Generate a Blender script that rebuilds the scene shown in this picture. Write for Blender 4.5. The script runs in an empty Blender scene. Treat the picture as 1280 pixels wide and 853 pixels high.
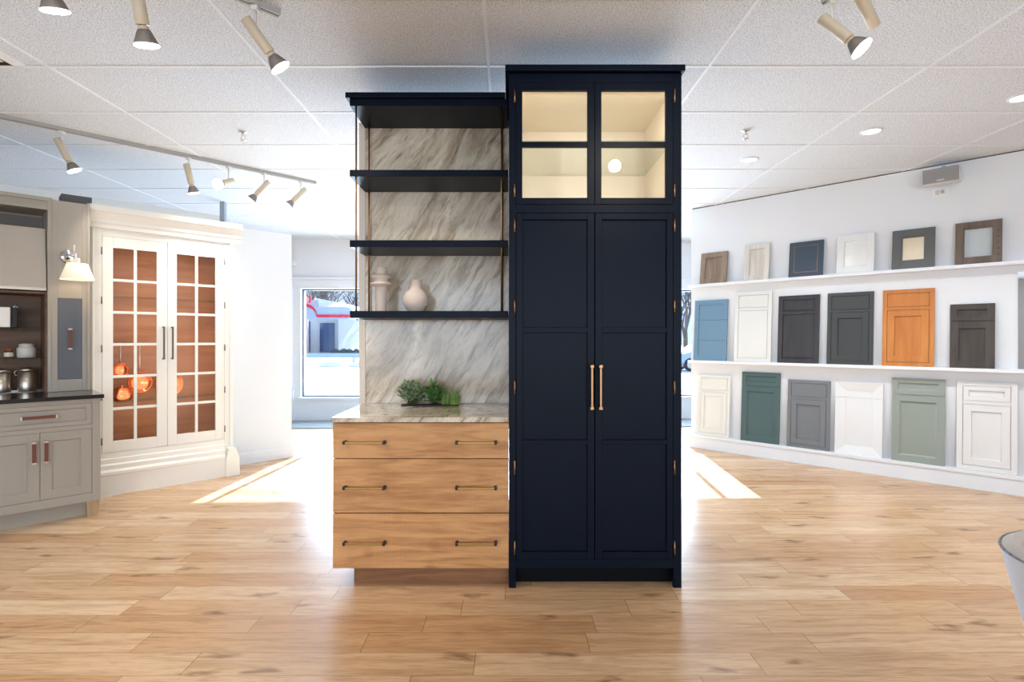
import bpy, bmesh, math, random
from mathutils import Vector, Matrix
random.seed(7)
S = bpy.context.scene
COL = S.collection
PI = math.pi
R2 = math.sqrt(2)

# ------------------------------------------------------------------ camera, world, lights, exposure
F = 680.0; CX, CY = 636.0, 424.0; CAMZ = 1.30
CEIL = 2.886
cam_d = bpy.data.cameras.new('camera'); cam = bpy.data.objects.new('camera', cam_d); COL.objects.link(cam)
cam.location = (0, 0, CAMZ); cam.rotation_euler = (PI/2, 0, 0)
cam_d.sensor_width = 36; cam_d.lens = F/1280*36
cam_d.shift_x = (640-CX)/1280; cam_d.shift_y = -(426.5-CY)/1280
cam_d.clip_start = 0.05; cam_d.clip_end = 400
S.camera = cam
S.view_settings.view_transform = 'Standard'; S.view_settings.look = 'None'
S.view_settings.gamma = 1; S.view_settings.use_curve_mapping = False
S.view_settings.exposure = 0.45

W = bpy.data.worlds.new('world'); S.world = W; W.use_nodes = True
wn = W.node_tree; wn.nodes.clear()
wo = wn.nodes.new('ShaderNodeOutputWorld'); wb = wn.nodes.new('ShaderNodeBackground')
wg = wn.nodes.new('ShaderNodeTexGradient'); wc = wn.nodes.new('ShaderNodeTexCoord'); wm = wn.nodes.new('ShaderNodeMapping')
wm.inputs['Rotation'].default_value = (0, PI/2, 0)
wr = wn.nodes.new('ShaderNodeValToRGB')
wr.color_ramp.elements[0].color = (0.62, 0.76, 1.0, 1); wr.color_ramp.elements[1].color = (0.92, 0.96, 1.0, 1)
wn.links.new(wc.outputs['Generated'], wm.inputs[0]); wn.links.new(wm.outputs[0], wg.inputs[0])
wn.links.new(wg.outputs['Fac'], wr.inputs[0]); wn.links.new(wr.outputs[0], wb.inputs[0])
wb.inputs[1].default_value = 1.5
wn.links.new(wb.outputs[0], wo.inputs[0])

def light(name, kind, loc, energy, color=(1, 1, 1), rot=(0, 0, 0), parent=None, **kw):
    l = bpy.data.lights.new(name, kind); l.energy = energy; l.color = color
    for k, v in kw.items(): setattr(l, k, v)
    o = bpy.data.objects.new(name, l); COL.objects.link(o); o.location = loc; o.rotation_euler = rot
    if parent: o.parent = parent
    return o
SUN_EL = math.atan(0.492)
sun_dir = Vector((-0.072, -1, -0.458)).normalized()
so = light('sun', 'SUN', (0, 30, 20), 30.0, (0.74, 0.87, 1.0), angle=0.006)
so.rotation_euler = sun_dir.to_track_quat('-Z', 'Y').to_euler()
# area lamp for far-window daylight; the rear one is unseen, added fill
WIN_COL = (0.72, 0.86, 1.0)
light('daylight_front_windows', 'AREA', (0, 9.15, 1.25), 520, WIN_COL, (-PI/2, 0, 0), shape='RECTANGLE', size=6.6, size_y=1.7)
light('rear_fill_area', 'AREA', (0.0, -4.7, 1.5), 195, (0.80, 0.90, 1.0), (PI/2, 0, 0), shape='RECTANGLE', size=10, size_y=2.0)

# ------------------------------------------------------------------ materials
def lin(c):
    r = []
    for v in c:
        v /= 255.0
        r.append(v/12.92 if v <= 0.04045 else ((v+0.055)/1.055)**2.4)
    return (r[0], r[1], r[2], 1)
def newmat(name):
    m = bpy.data.materials.new(name); m.use_nodes = True
    nt = m.node_tree; b = nt.nodes['Principled BSDF']
    return m, nt, b
def N(nt, t, **kw):
    n = nt.nodes.new(t)
    for k, v in kw.items(): setattr(n, k, v)
    return n
def L(nt, a, b): nt.links.new(a, b)
def paint(name, rgb, rough=0.5, bump=0.0, scale=60, metallic=0.0, spec=0.5, coat=0.0):
    m, nt, b = newmat(name)
    b.inputs['Roughness'].default_value = rough; b.inputs['Metallic'].default_value = metallic
    b.inputs['Specular IOR Level'].default_value = spec; b.inputs['Coat Weight'].default_value = coat
    tc = N(nt, 'ShaderNodeTexCoord'); no = N(nt, 'ShaderNodeTexNoise'); no.inputs['Scale'].default_value = 3
    no.inputs['Detail'].default_value = 3
    L(nt, tc.outputs['Object'], no.inputs['Vector'])
    mx = N(nt, 'ShaderNodeMixRGB'); mx.blend_type = 'MULTIPLY'; mx.inputs[0].default_value = 0.06
    mx.inputs[1].default_value = lin(rgb); L(nt, no.outputs['Color'], mx.inputs[2]); L(nt, mx.outputs[0], b.inputs['Base Color'])
    if bump:
        n2 = N(nt, 'ShaderNodeTexNoise'); n2.inputs['Scale'].default_value = scale; L(nt, tc.outputs['Object'], n2.inputs['Vector'])
        bp = N(nt, 'ShaderNodeBump'); bp.inputs['Strength'].default_value = bump; bp.inputs['Distance'].default_value = 0.002
        L(nt, n2.outputs['Fac'], bp.inputs['Height']); L(nt, bp.outputs[0], b.inputs['Normal'])
    return m
def emit(name, rgb, strength):
    m, nt, b = newmat(name)
    b.inputs['Base Color'].default_value = lin(rgb); b.inputs['Emission Color'].default_value = lin(rgb)
    b.inputs['Emission Strength'].default_value = strength
    return m
def glass(name, tint=(1, 1, 1), refl=0.08, rough=0.0):
    m = bpy.data.materials.new(name); m.use_nodes = True; nt = m.node_tree; nt.nodes.clear()
    o = N(nt, 'ShaderNodeOutputMaterial'); t = N(nt, 'ShaderNodeBsdfTransparent'); g = N(nt, 'ShaderNodeBsdfGlossy')
    t.inputs[0].default_value = (*tint, 1); g.inputs['Roughness'].default_value = rough
    lw = N(nt, 'ShaderNodeLayerWeight'); lw.inputs[0].default_value = 0.25
    ma = N(nt, 'ShaderNodeMath'); ma.operation = 'MULTIPLY_ADD'; ma.inputs[1].default_value = 0.35; ma.inputs[2].default_value = refl
    L(nt, lw.outputs['Fresnel'], ma.inputs[0]); mx = N(nt, 'ShaderNodeMixShader')
    L(nt, ma.outputs[0], mx.inputs[0]); L(nt, t.outputs[0], mx.inputs[1]); L(nt, g.outputs[0], mx.inputs[2]); L(nt, mx.outputs[0], o.inputs[0])
    return m
def wood(name, dark, light_, axis='Z', rough=0.45, scale=1.0, saw=False, grain=0.25):
    """grain runs along axis"""
    m, nt, b = newmat(name)
    tc = N(nt, 'ShaderNodeTexCoord'); mp = N(nt, 'ShaderNodeMapping')
    sc = [9*scale]*3; sc['XYZ'.index(axis)] = 0.9*scale
    mp.inputs['Scale'].default_value = sc
    L(nt, tc.outputs['Object'], mp.inputs[0])
    n1 = N(nt, 'ShaderNodeTexNoise'); n1.inputs['Scale'].default_value = 1.8; n1.inputs['Detail'].default_value = 7; n1.inputs['Distortion'].default_value = 1.4 if saw else 0.5
    L(nt, mp.outputs[0], n1.inputs['Vector'])
    n2 = N(nt, 'ShaderNodeTexNoise'); n2.inputs['Scale'].default_value = 9; n2.inputs['Detail'].default_value = 4
    L(nt, mp.outputs[0], n2.inputs['Vector'])
    mixf = N(nt, 'ShaderNodeMath'); mixf.operation = 'MULTIPLY_ADD'; mixf.inputs[1].default_value = grain
    L(nt, n2.outputs['Fac'], mixf.inputs[0]); L(nt, n1.outputs['Fac'], mixf.inputs[2])
    cr = N(nt, 'ShaderNodeValToRGB'); cr.color_ramp.elements[0].position = 0.42; cr.color_ramp.elements[1].position = 0.78
    cr.color_ramp.elements[0].color = lin(dark); cr.color_ramp.elements[1].color = lin(light_)
    L(nt, mixf.outputs[0], cr.inputs[0])
    col = cr.outputs[0]; h = n2.outputs['Fac']
    if saw:
        wv = N(nt, 'ShaderNodeTexWave'); wv.bands_direction = 'X'; wv.inputs['Scale'].default_value = 38
        wv.inputs['Distortion'].default_value = 1.2; wv.inputs['Detail'].default_value = 1; wv.inputs['Detail Scale'].default_value = 0.3
        L(nt, tc.outputs['Object'], wv.inputs['Vector'])
        n3 = N(nt, 'ShaderNodeTexNoise'); n3.inputs['Scale'].default_value = 5; L(nt, tc.outputs['Object'], n3.inputs['Vector'])
        mm = N(nt, 'ShaderNodeMath'); mm.operation = 'MULTIPLY'; L(nt, wv.outputs['Fac'], mm.inputs[0]); L(nt, n3.outputs['Fac'], mm.inputs[1])
        mx = N(nt, 'ShaderNodeMixRGB'); mx.blend_type = 'MULTIPLY'; mx.inputs[2].default_value = (0.62, 0.56, 0.5, 1)
        L(nt, mm.outputs[0], mx.inputs[0]); L(nt, col, mx.inputs[1]); col = mx.outputs[0]; h = mm.outputs[0]
        # knots
        vo = N(nt, 'ShaderNodeTexVoronoi'); vo.inputs['Scale'].default_value = 4.0; vo.voronoi_dimensions = '3D'; L(nt, tc.outputs['Object'], vo.inputs['Vector'])
        kr = N(nt, 'ShaderNodeValToRGB'); kr.color_ramp.elements[0].position = 0.03; kr.color_ramp.elements[0].color = (0.55, 0.45, 0.38, 1)
        kr.color_ramp.elements[1].position = 0.2; kr.color_ramp.elements[1].color = (1, 1, 1, 1)
        L(nt, vo.outputs['Distance'], kr.inputs[0]); m2 = N(nt, 'ShaderNodeMixRGB'); m2.blend_type = 'MULTIPLY'; m2.inputs[0].default_value = 0.7
        L(nt, col, m2.inputs[1]); L(nt, kr.outputs[0], m2.inputs[2]); col = m2.outputs[0]
    L(nt, col, b.inputs['Base Color']); b.inputs['Roughness'].default_value = rough
    bp = N(nt, 'ShaderNodeBump'); bp.inputs['Strength'].default_value = 0.25; bp.inputs['Distance'].default_value = 0.002
    L(nt, h, bp.inputs['Height']); L(nt, bp.outputs[0], b.inputs['Normal'])
    return m
def marble(name, rough=0.12):
    m, nt, b = newmat(name)
    tc = N(nt, 'ShaderNodeTexCoord'); mp = N(nt, 'ShaderNodeMapping'); mp.vector_type = 'POINT'
    rt = N(nt, 'ShaderNodeVectorRotate'); rt.rotation_type = 'Y_AXIS'; rt.inputs['Angle'].default_value = math.radians(58)
    L(nt, tc.outputs['Object'], rt.inputs['Vector'])
    wn_ = N(nt, 'ShaderNodeTexNoise'); wn_.inputs['Scale'].default_value = 2.2; wn_.inputs['Detail'].default_value = 3
    L(nt, rt.outputs[0], wn_.inputs['Vector'])
    ad = N(nt, 'ShaderNodeMixRGB'); ad.blend_type = 'ADD'; ad.inputs[0].default_value = 0.16; L(nt, rt.outputs[0], ad.inputs[1]); L(nt, wn_.outputs['Color'], ad.inputs[2])
    mp.inputs['Scale'].default_value = (1.0, 4.0, 5.5)
    L(nt, ad.outputs[0], mp.inputs[0])
    n1 = N(nt, 'ShaderNodeTexNoise'); n1.inputs['Scale'].default_value = 3.6; n1.inputs['Detail'].default_value = 12; n1.inputs['Roughness'].default_value = 0.74; n1.inputs['Distortion'].default_value = 0.5
    L(nt, mp.outputs[0], n1.inputs['Vector'])
    cr = N(nt, 'ShaderNodeValToRGB'); e = cr.color_ramp.elements
    e[0].position = 0.30; e[0].color = lin((150, 136, 118)); e[1].position = 0.74; e[1].color = lin((232, 219, 198))
    for p, c in ((0.40, (180, 168, 150)), (0.47, (206, 193, 172)), (0.54, (214, 201, 180)), (0.61, (194, 180, 158))):
        x = e.new(p); x.color = lin(c)
    L(nt, n1.outputs['Fac'], cr.inputs[0])
    mp2 = N(nt, 'ShaderNodeMapping'); mp2.inputs['Scale'].default_value = (1.3, 4, 11); mp2.inputs['Location'].default_value = (3, 5, 7)
    L(nt, ad.outputs[0], mp2.inputs[0])
    n2 = N(nt, 'ShaderNodeTexNoise'); n2.inputs['Scale'].default_value = 1.9; n2.inputs['Detail'].default_value = 9; n2.inputs['Roughness'].default_value = 0.68
    L(nt, mp2.outputs[0], n2.inputs['Vector'])
    c2 = N(nt, 'ShaderNodeValToRGB'); c2.color_ramp.elements[0].position = 0.34; c2.color_ramp.elements[0].color = lin((138, 118, 94))
    c2.color_ramp.elements[1].position = 0.46; c2.color_ramp.elements[1].color = (1, 1, 1, 1)
    L(nt, n2.outputs['Fac'], c2.inputs[0])
    mx = N(nt, 'ShaderNodeMixRGB'); mx.blend_type = 'MULTIPLY'; mx.inputs[0].default_value = 0.75
    L(nt, cr.outputs[0], mx.inputs[1]); L(nt, c2.outputs[0], mx.inputs[2])
    mp3 = N(nt, 'ShaderNodeMapping'); mp3.inputs['Scale'].default_value = (0.8, 2.0, 3.4); mp3.inputs['Location'].default_value = (1, 2, 9); L(nt, ad.outputs[0], mp3.inputs[0])
    n3 = N(nt, 'ShaderNodeTexNoise'); n3.inputs['Scale'].default_value = 1.6; n3.inputs['Detail'].default_value = 9; n3.inputs['Roughness'].default_value = 0.6; n3.inputs['Distortion'].default_value = 0.6
    L(nt, mp3.outputs[0], n3.inputs['Vector'])
    c3 = N(nt, 'ShaderNodeValToRGB'); c3.color_ramp.elements[0].position = 0.36; c3.color_ramp.elements[0].color = lin((180, 169, 156)); c3.color_ramp.elements[1].position = 0.58; c3.color_ramp.elements[1].color = (1, 1, 1, 1)
    L(nt, n3.outputs['Fac'], c3.inputs[0]); mx3 = N(nt, 'ShaderNodeMixRGB'); mx3.blend_type = 'MULTIPLY'; mx3.inputs[0].default_value = 0.9
    L(nt, mx.outputs[0], mx3.inputs[1]); L(nt, c3.outputs[0], mx3.inputs[2]); L(nt, mx3.outputs[0], b.inputs['Base Color'])
    b.inputs['Roughness'].default_value = rough
    return m
def floor_mat():
    m, nt, b = newmat('oak_planks')
    PW = 0.1525; Y0 = 2.861
    tc = N(nt, 'ShaderNodeTexCoord'); sp = N(nt, 'ShaderNodeSeparateXYZ'); L(nt, tc.outputs['Object'], sp.inputs[0])
    def M(op, a, c=None, d=None):
        n = N(nt, 'ShaderNodeMath'); n.operation = op
        for i, v in enumerate((a, c, d)):
            if v is None: continue
            if isinstance(v, (int, float)): n.inputs[i].default_value = v
            else: L(nt, v, n.inputs[i])
        return n.outputs[0]
    v = M('DIVIDE', M('SUBTRACT', sp.outputs['Y'], Y0), PW)
    row = M('FLOOR', v); fv = M('FRACT', v)
    wn1 = N(nt, 'ShaderNodeTexWhiteNoise', noise_dimensions='1D'); L(nt, row, wn1.inputs['W'])
    ln = M('MULTIPLY_ADD', wn1.outputs['Value'], 0.7, 0.75)
    wn2 = N(nt, 'ShaderNodeTexWhiteNoise', noise_dimensions='1D'); L(nt, M('ADD', row, 37.3), wn2.inputs['W'])
    xx = M('DIVIDE', M('ADD', M('ADD', sp.outputs['X'], 30), M('MULTIPLY', wn2.outputs['Value'], 3.0)), ln)
    cell = M('FLOOR', xx); fx = M('FRACT', xx)
    cb = N(nt, 'ShaderNodeCombineXYZ'); L(nt, row, cb.inputs[0]); L(nt, cell, cb.inputs[1])
    wn3 = N(nt, 'ShaderNodeTexWhiteNoise', noise_dimensions='2D'); L(nt, cb.outputs[0], wn3.inputs['Vector'])
    pid = wn3.outputs['Value']
    # seams
    e1 = M('LESS_THAN', fv, 0.016); dx = M('MULTIPLY', fx, ln); e2 = M('LESS_THAN', dx, 0.0035); seam = M('MAXIMUM', e1, e2)
    # grain coordinates, shifted per plank
    cv = N(nt, 'ShaderNodeCombineXYZ')
    L(nt, M('MULTIPLY_ADD', pid, 17.0, M('MULTIPLY', sp.outputs['X'], 1.3)), cv.inputs[0]); L(nt, M('MULTIPLY_ADD', sp.outputs['Y'], 14.0, M('MULTIPLY', pid, 31)), cv.inputs[1]); L(nt, M('MULTIPLY', pid, 9.0), cv.inputs[2])
    n1 = N(nt, 'ShaderNodeTexNoise'); n1.inputs['Scale'].default_value = 1.5; n1.inputs['Detail'].default_value = 7; n1.inputs['Distortion'].default_value = 1.0
    n1.inputs['Roughness'].default_value = 0.6
    L(nt, cv.outputs[0], n1.inputs['Vector'])
    cr = N(nt, 'ShaderNodeValToRGB'); e = cr.color_ramp.elements
    e[0].position = 0.0; e[0].color = lin((190, 146, 104)); e[1].position = 1.0; e[1].color = lin((216, 184, 148))
    for p, c in ((0.2, (197, 157, 116)), (0.5, (203, 166, 126)), (0.8, (209, 174, 136))):
        x = e.new(p); x.color = lin(c)
    L(nt, pid, cr.inputs[0])
    gr = N(nt, 'ShaderNodeValToRGB'); gr.color_ramp.elements[0].position = 0.30; gr.color_ramp.elements[0].color = (0.62, 0.52, 0.43, 1)
    gr.color_ramp.elements[1].position = 0.56; gr.color_ramp.elements[1].color = (1, 1, 1, 1)
    L(nt, n1.outputs['Fac'], gr.inputs[0])
    m1 = N(nt, 'ShaderNodeMixRGB'); m1.blend_type = 'MULTIPLY'; m1.inputs[0].default_value = 0.75
    L(nt, cr.outputs[0], m1.inputs[1]); L(nt, gr.outputs[0], m1.inputs[2])
    # fine pores
    fp = N(nt, 'ShaderNodeCombineXYZ'); L(nt, M('MULTIPLY_ADD', sp.outputs['X'], 9.0, M('MULTIPLY', pid, 13)), fp.inputs[0]); L(nt, M('MULTIPLY', sp.outputs['Y'], 110.0), fp.inputs[1])
    nf = N(nt, 'ShaderNodeTexNoise'); nf.inputs['Scale'].default_value = 1.0; nf.inputs['Detail'].default_value = 3; L(nt, fp.outputs[0], nf.inputs['Vector'])
    fr = N(nt, 'ShaderNodeValToRGB'); fr.color_ramp.elements[0].position = 0.34; fr.color_ramp.elements[0].color = (0.80, 0.74, 0.68, 1); fr.color_ramp.elements[1].position = 0.5; fr.color_ramp.elements[1].color = (1, 1, 1, 1)
    L(nt, nf.outputs['Fac'], fr.inputs[0]); m1b = N(nt, 'ShaderNodeMixRGB'); m1b.blend_type = 'MULTIPLY'; m1b.inputs[0].default_value = 0.8; L(nt, m1.outputs[0], m1b.inputs[1]); L(nt, fr.outputs[0], m1b.inputs[2]); m1 = m1b
    # knots
    kc = N(nt, 'ShaderNodeCombineXYZ'); L(nt, M('MULTIPLY', sp.outputs['X'], 1.15), kc.inputs[0]); L(nt, M('MULTIPLY', sp.outputs['Y'], 3.6), kc.inputs[1])
    nd = N(nt, 'ShaderNodeTexNoise'); nd.inputs['Scale'].default_value = 6; L(nt, kc.outputs[0], nd.inputs['Vector'])
    am = N(nt, 'ShaderNodeMixRGB'); am.blend_type = 'ADD'; am.inputs[0].default_value = 0.35; L(nt, kc.outputs[0], am.inputs[1]); L(nt, nd.outputs['Color'], am.inputs[2])
    vo = N(nt, 'ShaderNodeTexVoronoi'); vo.voronoi_dimensions = '2D'; vo.inputs['Scale'].default_value = 1.0; L(nt, am.outputs[0], vo.inputs['Vector'])
    kr = N(nt, 'ShaderNodeValToRGB'); kr.color_ramp.elements[0].position = 0.02; kr.color_ramp.elements[0].color = (0.36, 0.28, 0.22, 1)
    kr.color_ramp.elements[1].position = 0.10; kr.color_ramp.elements[1].color = (1, 1, 1, 1); L(nt, vo.outputs['Distance'], kr.inputs[0])
    m2 = N(nt, 'ShaderNodeMixRGB'); m2.blend_type = 'MULTIPLY'; m2.inputs[0].default_value = 0.75; L(nt, m1.outputs[0], m2.inputs[1]); L(nt, kr.outputs[0], m2.inputs[2])
    m3 = N(nt, 'ShaderNodeMixRGB'); m3.inputs[2].default_value = lin((120, 84, 54)); L(nt, M('MULTIPLY', seam, 0.7), m3.inputs[0]); L(nt, m2.outputs[0], m3.inputs[1])
    L(nt, m3.outputs[0], b.inputs['Base Color'])
    b.inputs['Roughness'].default_value = 0.27; b.inputs['Specular IOR Level'].default_value = 0.5
    h = M('SUBTRACT', M('MULTIPLY', n1.outputs['Fac'], 0.35), seam)
    bp = N(nt, 'ShaderNodeBump'); bp.inputs['Strength'].default_value = 0.18; bp.inputs['Distance'].default_value = 0.003
    L(nt, h, bp.inputs['Height']); L(nt, bp.outputs[0], b.inputs['Normal'])
    return m
def ceiling_mat():
    m, nt, b = newmat('acoustic_tile')
    tc = N(nt, 'ShaderNodeTexCoord')
    n1 = N(nt, 'ShaderNodeTexNoise'); n1.inputs['Scale'].default_value = 150; n1.inputs['Detail'].default_value = 3; L(nt, tc.outputs['Object'], n1.inputs['Vector'])
    cr = N(nt, 'ShaderNodeValToRGB'); cr.color_ramp.elements[0].position = 0.40; cr.color_ramp.elements[0].color = lin((184, 188, 191))
    cr.color_ramp.elements[1].position = 0.50; cr.color_ramp.elements[1].color = lin((230, 234, 238)); L(nt, n1.outputs['Fac'], cr.inputs[0])
    L(nt, cr.outputs[0], b.inputs['Base Color']); b.inputs['Roughness'].default_value = 0.9
    return m

MT = dict(
    wall=paint('white_wall_paint', (230, 232, 234), 0.6), trimw=paint('white_trim_paint', (234, 236, 239), 0.4),
    navy=paint('navy_paint', (4, 13, 28), 0.38, 0.15, 90, spec=0.10), navy_in=paint('cream_interior', (226, 214, 196), 0.5),
    brass=paint('aged_brass', (168, 130, 90), 0.38, metallic=1.0), darkbrass=paint('dark_brass', (158, 128, 78), 0.38, metallic=1.0),
    black=paint('black_metal', (24, 22, 20), 0.5), steel=paint('brushed_steel', (208, 198, 184), 0.36, 0.1, 40, metallic=1.0),
    chrome=paint('chrome', (220, 220, 222), 0.08, metallic=1.0), pewter=paint('pewter', (120, 114, 108), 0.35, metallic=1.0),
    oak=wood('sawn_oak', (158, 104, 56), (206, 154, 100), 'X', 0.6, saw=True, grain=0.35),
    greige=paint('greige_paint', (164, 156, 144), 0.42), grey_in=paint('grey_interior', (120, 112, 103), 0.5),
    cream=paint('cream_paint', (238, 234, 224), 0.42),
    walnut=wood('walnut_interior', (92, 66, 48), (120, 90, 66), 'X', 0.5),
    cherry=wood('copper_brown_panel', (160, 104, 68), (186, 126, 88), 'X', 0.35),
    copper=paint('copper', (232, 146, 100), 0.2, metallic=1.0),
    stone_black=paint('black_stone', (26, 27, 28), 0.12, coat=0.2), slate=paint('slate_panel', (94, 98, 104), 0.4, 0.2, 30),
    leather=paint('brown_leather', (112, 58, 42), 0.5, 0.2, 200),
    marble=marble('polished_marble'), marble2=marble('honed_marble_edge', 0.4),
    pane=glass('cabinet_glass', (0.98, 0.985, 0.98), 0.02), wpane=glass('window_glass', (0.80, 0.84, 0.88), 0.03),
    gshelf=glass('green_glass_shelf', (0.93, 0.96, 0.94), 0.04),
    lampshade=None, lamp_beige=paint('beige_lamp_metal', (206, 192, 166), 0.45), lamp_white=paint('white_lamp_metal', (222, 220, 214), 0.45),
    heat=paint('aluminium_fins', (160, 152, 146), 0.45, metallic=0.6), track=paint('track_grey', (172, 170, 166), 0.45),
    lens=emit('glowing_lens', (255, 246, 230), 9.0), down=emit('downlight_lens', (255, 248, 236), 6.0),
    ceramic=paint('matte_ceramic', (214, 196, 182), 0.75, 0.1, 120), whitecer=paint('white_ceramic', (214, 210, 202), 0.3),
    mirror=paint('mirror_glass', (240, 240, 240), 0.02, metallic=1.0),
    snow=paint('snow', (214, 220, 230), 0.9, 0.3, 3), bark=paint('bark', (98, 86, 76), 0.9), red=paint('red_sign', (214, 26, 50), 0.5),
    concrete=paint('pale_wall_panel', (168, 166, 166), 0.8), darkglass=paint('dark_shop_glass', (54, 74, 104), 0.15),
    galv=paint('galvanised_rail', (150, 166, 184), 0.6), carblue=paint('pale_car_paint', (150, 170, 200), 0.2, coat=0.5), rubber=paint('rubber', (24, 26, 32), 0.8),
    soil=paint('dark_tray', (30, 28, 26), 0.7),
)
mm_, nt_, b_ = newmat('linen_shade'); b_.inputs['Base Color'].default_value = lin((238, 226, 202)); b_.inputs['Roughness'].default_value = 0.8
b_.inputs['Emission Color'].default_value = lin((255, 232, 190)); b_.inputs['Emission Strength'].default_value = 0.12
MT['lampshade'] = mm_

# ------------------------------------------------------------------ mesh helpers
class MB:
    def __init__(s): s.bm = bmesh.new()
    def box(s, x0, x1, y0, y1, z0, z1):
        v = [s.bm.verts.new(p) for p in ((x0,y0,z0),(x1,y0,z0),(x1,y1,z0),(x0,y1,z0),(x0,y0,z1),(x1,y0,z1),(x1,y1,z1),(x0,y1,z1))]
        for f in ((0,3,2,1),(4,5,6,7),(0,1,5,4),(1,2,6,5),(2,3,7,6),(3,0,4,7)): s.bm.faces.new([v[i] for i in f])
        return s
    def hexa(s, p):     # 8 points, bottom 4 then top 4
        v = [s.bm.verts.new(q) for q in p]
        for f in ((0,3,2,1),(4,5,6,7),(0,1,5,4),(1,2,6,5),(2,3,7,6),(3,0,4,7)): s.bm.faces.new([v[i] for i in f])
        return s
    def frustum(s, x0, x1, z0, z1, yb, yf, ins):   # raised field facing -y
        return s.hexa([(x0,yb,z0),(x1,yb,z0),(x1,yb,z1),(x0,yb,z1),(x0+ins,yf,z0+ins),(x1-ins,yf,z0+ins),(x1-ins,yf,z1-ins),(x0+ins,yf,z1-ins)])
    def lathe(s, prof, seg=32, M=None, cap=True, rmod=None):
        rings = []
        for r, z in prof:
            ring = []
            for i in range(seg):
                a = 2*PI*i/seg; rr = r*(rmod(i) if rmod else 1)
                p = Vector((rr*math.cos(a), rr*math.sin(a), z))
                if M is not None: p = M @ p
                ring.append(s.bm.verts.new(p))
            rings.append(ring)
        for a, b in zip(rings, rings[1:]):
            for i in range(seg):
                f = s.bm.faces.new((a[i], a[(i+1) % seg], b[(i+1) % seg], b[i])); f.smooth = True
        if cap:
            for ring, rv in ((rings[0], True), (rings[-1], False)):
                try: s.bm.faces.new(list(reversed(ring)) if rv else ring)
                except ValueError: pass
        return s
    def tube(s, a, b, r, r2=None, seg=12):
        a = Vector(a); b = Vector(b); d = b-a
        M = Matrix.Translation(a) @ d.to_track_quat('Z', 'Y').to_matrix().to_4x4()
        return s.lathe([(r, 0), (r if r2 is None else r2, d.length)], seg, M)
    def path(s, pts, r, seg=8):
        for a, b in zip(pts, pts[1:]): s.tube(a, b, r, seg=seg)
        return s
    def prism(s, poly, axis, a0, a1):   # poly in 2D, extruded along axis
        def P(q, t):
            return {'x': (t, q[0], q[1]), 'y': (q[0], t, q[1]), 'z': (q[0], q[1], t)}[axis]
        A = [s.bm.verts.new(P(q, a0)) for q in poly]; B = [s.bm.verts.new(P(q, a1)) for q in poly]
        n = len(poly)
        for i in range(n): s.bm.faces.new((A[i], A[(i+1) % n], B[(i+1) % n], B[i]))
        s.bm.faces.new(list(reversed(A))); s.bm.faces.new(B)
        return s
    def quad(s, *p):
        s.bm.faces.new([s.bm.verts.new(q) for q in p]); return s
    def build(s, name, mat, parent=None, loc=None, rotz=0, bevel=0.0):
        bmesh.ops.recalc_face_normals(s.bm, faces=s.bm.faces)
        me = bpy.data.meshes.new(name); s.bm.to_mesh(me); s.bm.free()
        me.materials.append(MT[mat] if isinstance(mat, str) else mat)
        o = bpy.data.objects.new(name, me); COL.objects.link(o)
        if loc: o.location = loc
        o.rotation_euler = (0, 0, rotz)
        if parent: o.parent = parent
        if bevel:
            bv = o.modifiers.new('bevel', 'BEVEL'); bv.width = bevel; bv.segments = 2; bv.limit_method = 'ANGLE'; bv.angle_limit = 0.9
            o.modifiers.new('wn', 'WEIGHTED_NORMAL').keep_sharp = True
        return o
def thing(name, label, cat, loc=(0, 0, 0), rotz=0, group=None):
    o = bpy.data.objects.new(name, None); COL.objects.link(o); o.location = loc; o.rotation_euler = (0, 0, rotz)
    o.empty_display_size = 0.1
    return tag(o, label, cat, group)
def tag(o, label, cat, group=None, kind=None):
    o['label'] = label; o['category'] = cat
    if group: o['group'] = group
    if kind: o['kind'] = kind
    return o
def struct(o): o['kind'] = 'structure'; return o
def dup(root, loc=None, rotz=None, label=None, group=None):
    r = root.copy(); COL.objects.link(r)
    if loc is not None: r.location = loc
    if rotz is not None: r.rotation_euler = (0, 0, rotz)
    if label: r['label'] = label
    if group: r['group'] = group
    for ch in list(root.children):
        c = ch.copy(); COL.objects.link(c); c.parent = r
        for g in list(ch.children):
            d = g.copy(); COL.objects.link(d); d.parent = c
    return r
def px(x, y, D): return Vector(((x-CX)*D/F, D, CAMZ+(CY-y)*D/F))
# 45 degree display lines.  left: X - Y = -c ; right: X + Y = c ; u runs along the wall to the right
def uL(x, c): t = (x-CX)/F; D = c/(1-t); return D*(1+t)/R2
def DL(x, c): return c/(1-(x-CX)/F)
def uR(x, c): t = (x-CX)/F; D = c/(1+t); return D*(t-1)/R2
def DR(x, c): return c/(1+(x-CX)/F)
def OL(c): return (-c/2, c/2, 0)
def OR(c): return (c/2, c/2, 0)

# ------------------------------------------------------------------ room shell
FL = floor_mat()
o = MB().box(-8, 8, -5, 9.05, -0.12, 0).build('floor', FL); struct(o)
o = MB().box(-8, 8, -5, 9.05, CEIL, CEIL+0.12).build('ceiling', ceiling_mat()); struct(o)
g = MB(); TW = 1.28; TH = 0.64
gx = -0.118
for k in range(-6, 7): g.box(gx+k*TW-0.009, gx+k*TW+0.009, -5, 8.9, CEIL-0.004, CEIL+0.002)
gy = 1.0785*2.0*1.0  # placeholder, replaced below
gy = F*(CEIL-CAMZ)/340.7
for k in range(-12, 10): g.box(-8, 8, gy+k*TH-0.008, gy+k*TH+0.008, CEIL-0.0045, CEIL+0.002)
struct(g.build('trim_1', paint('grid_paint', (236, 238, 240), 0.5)))
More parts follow.
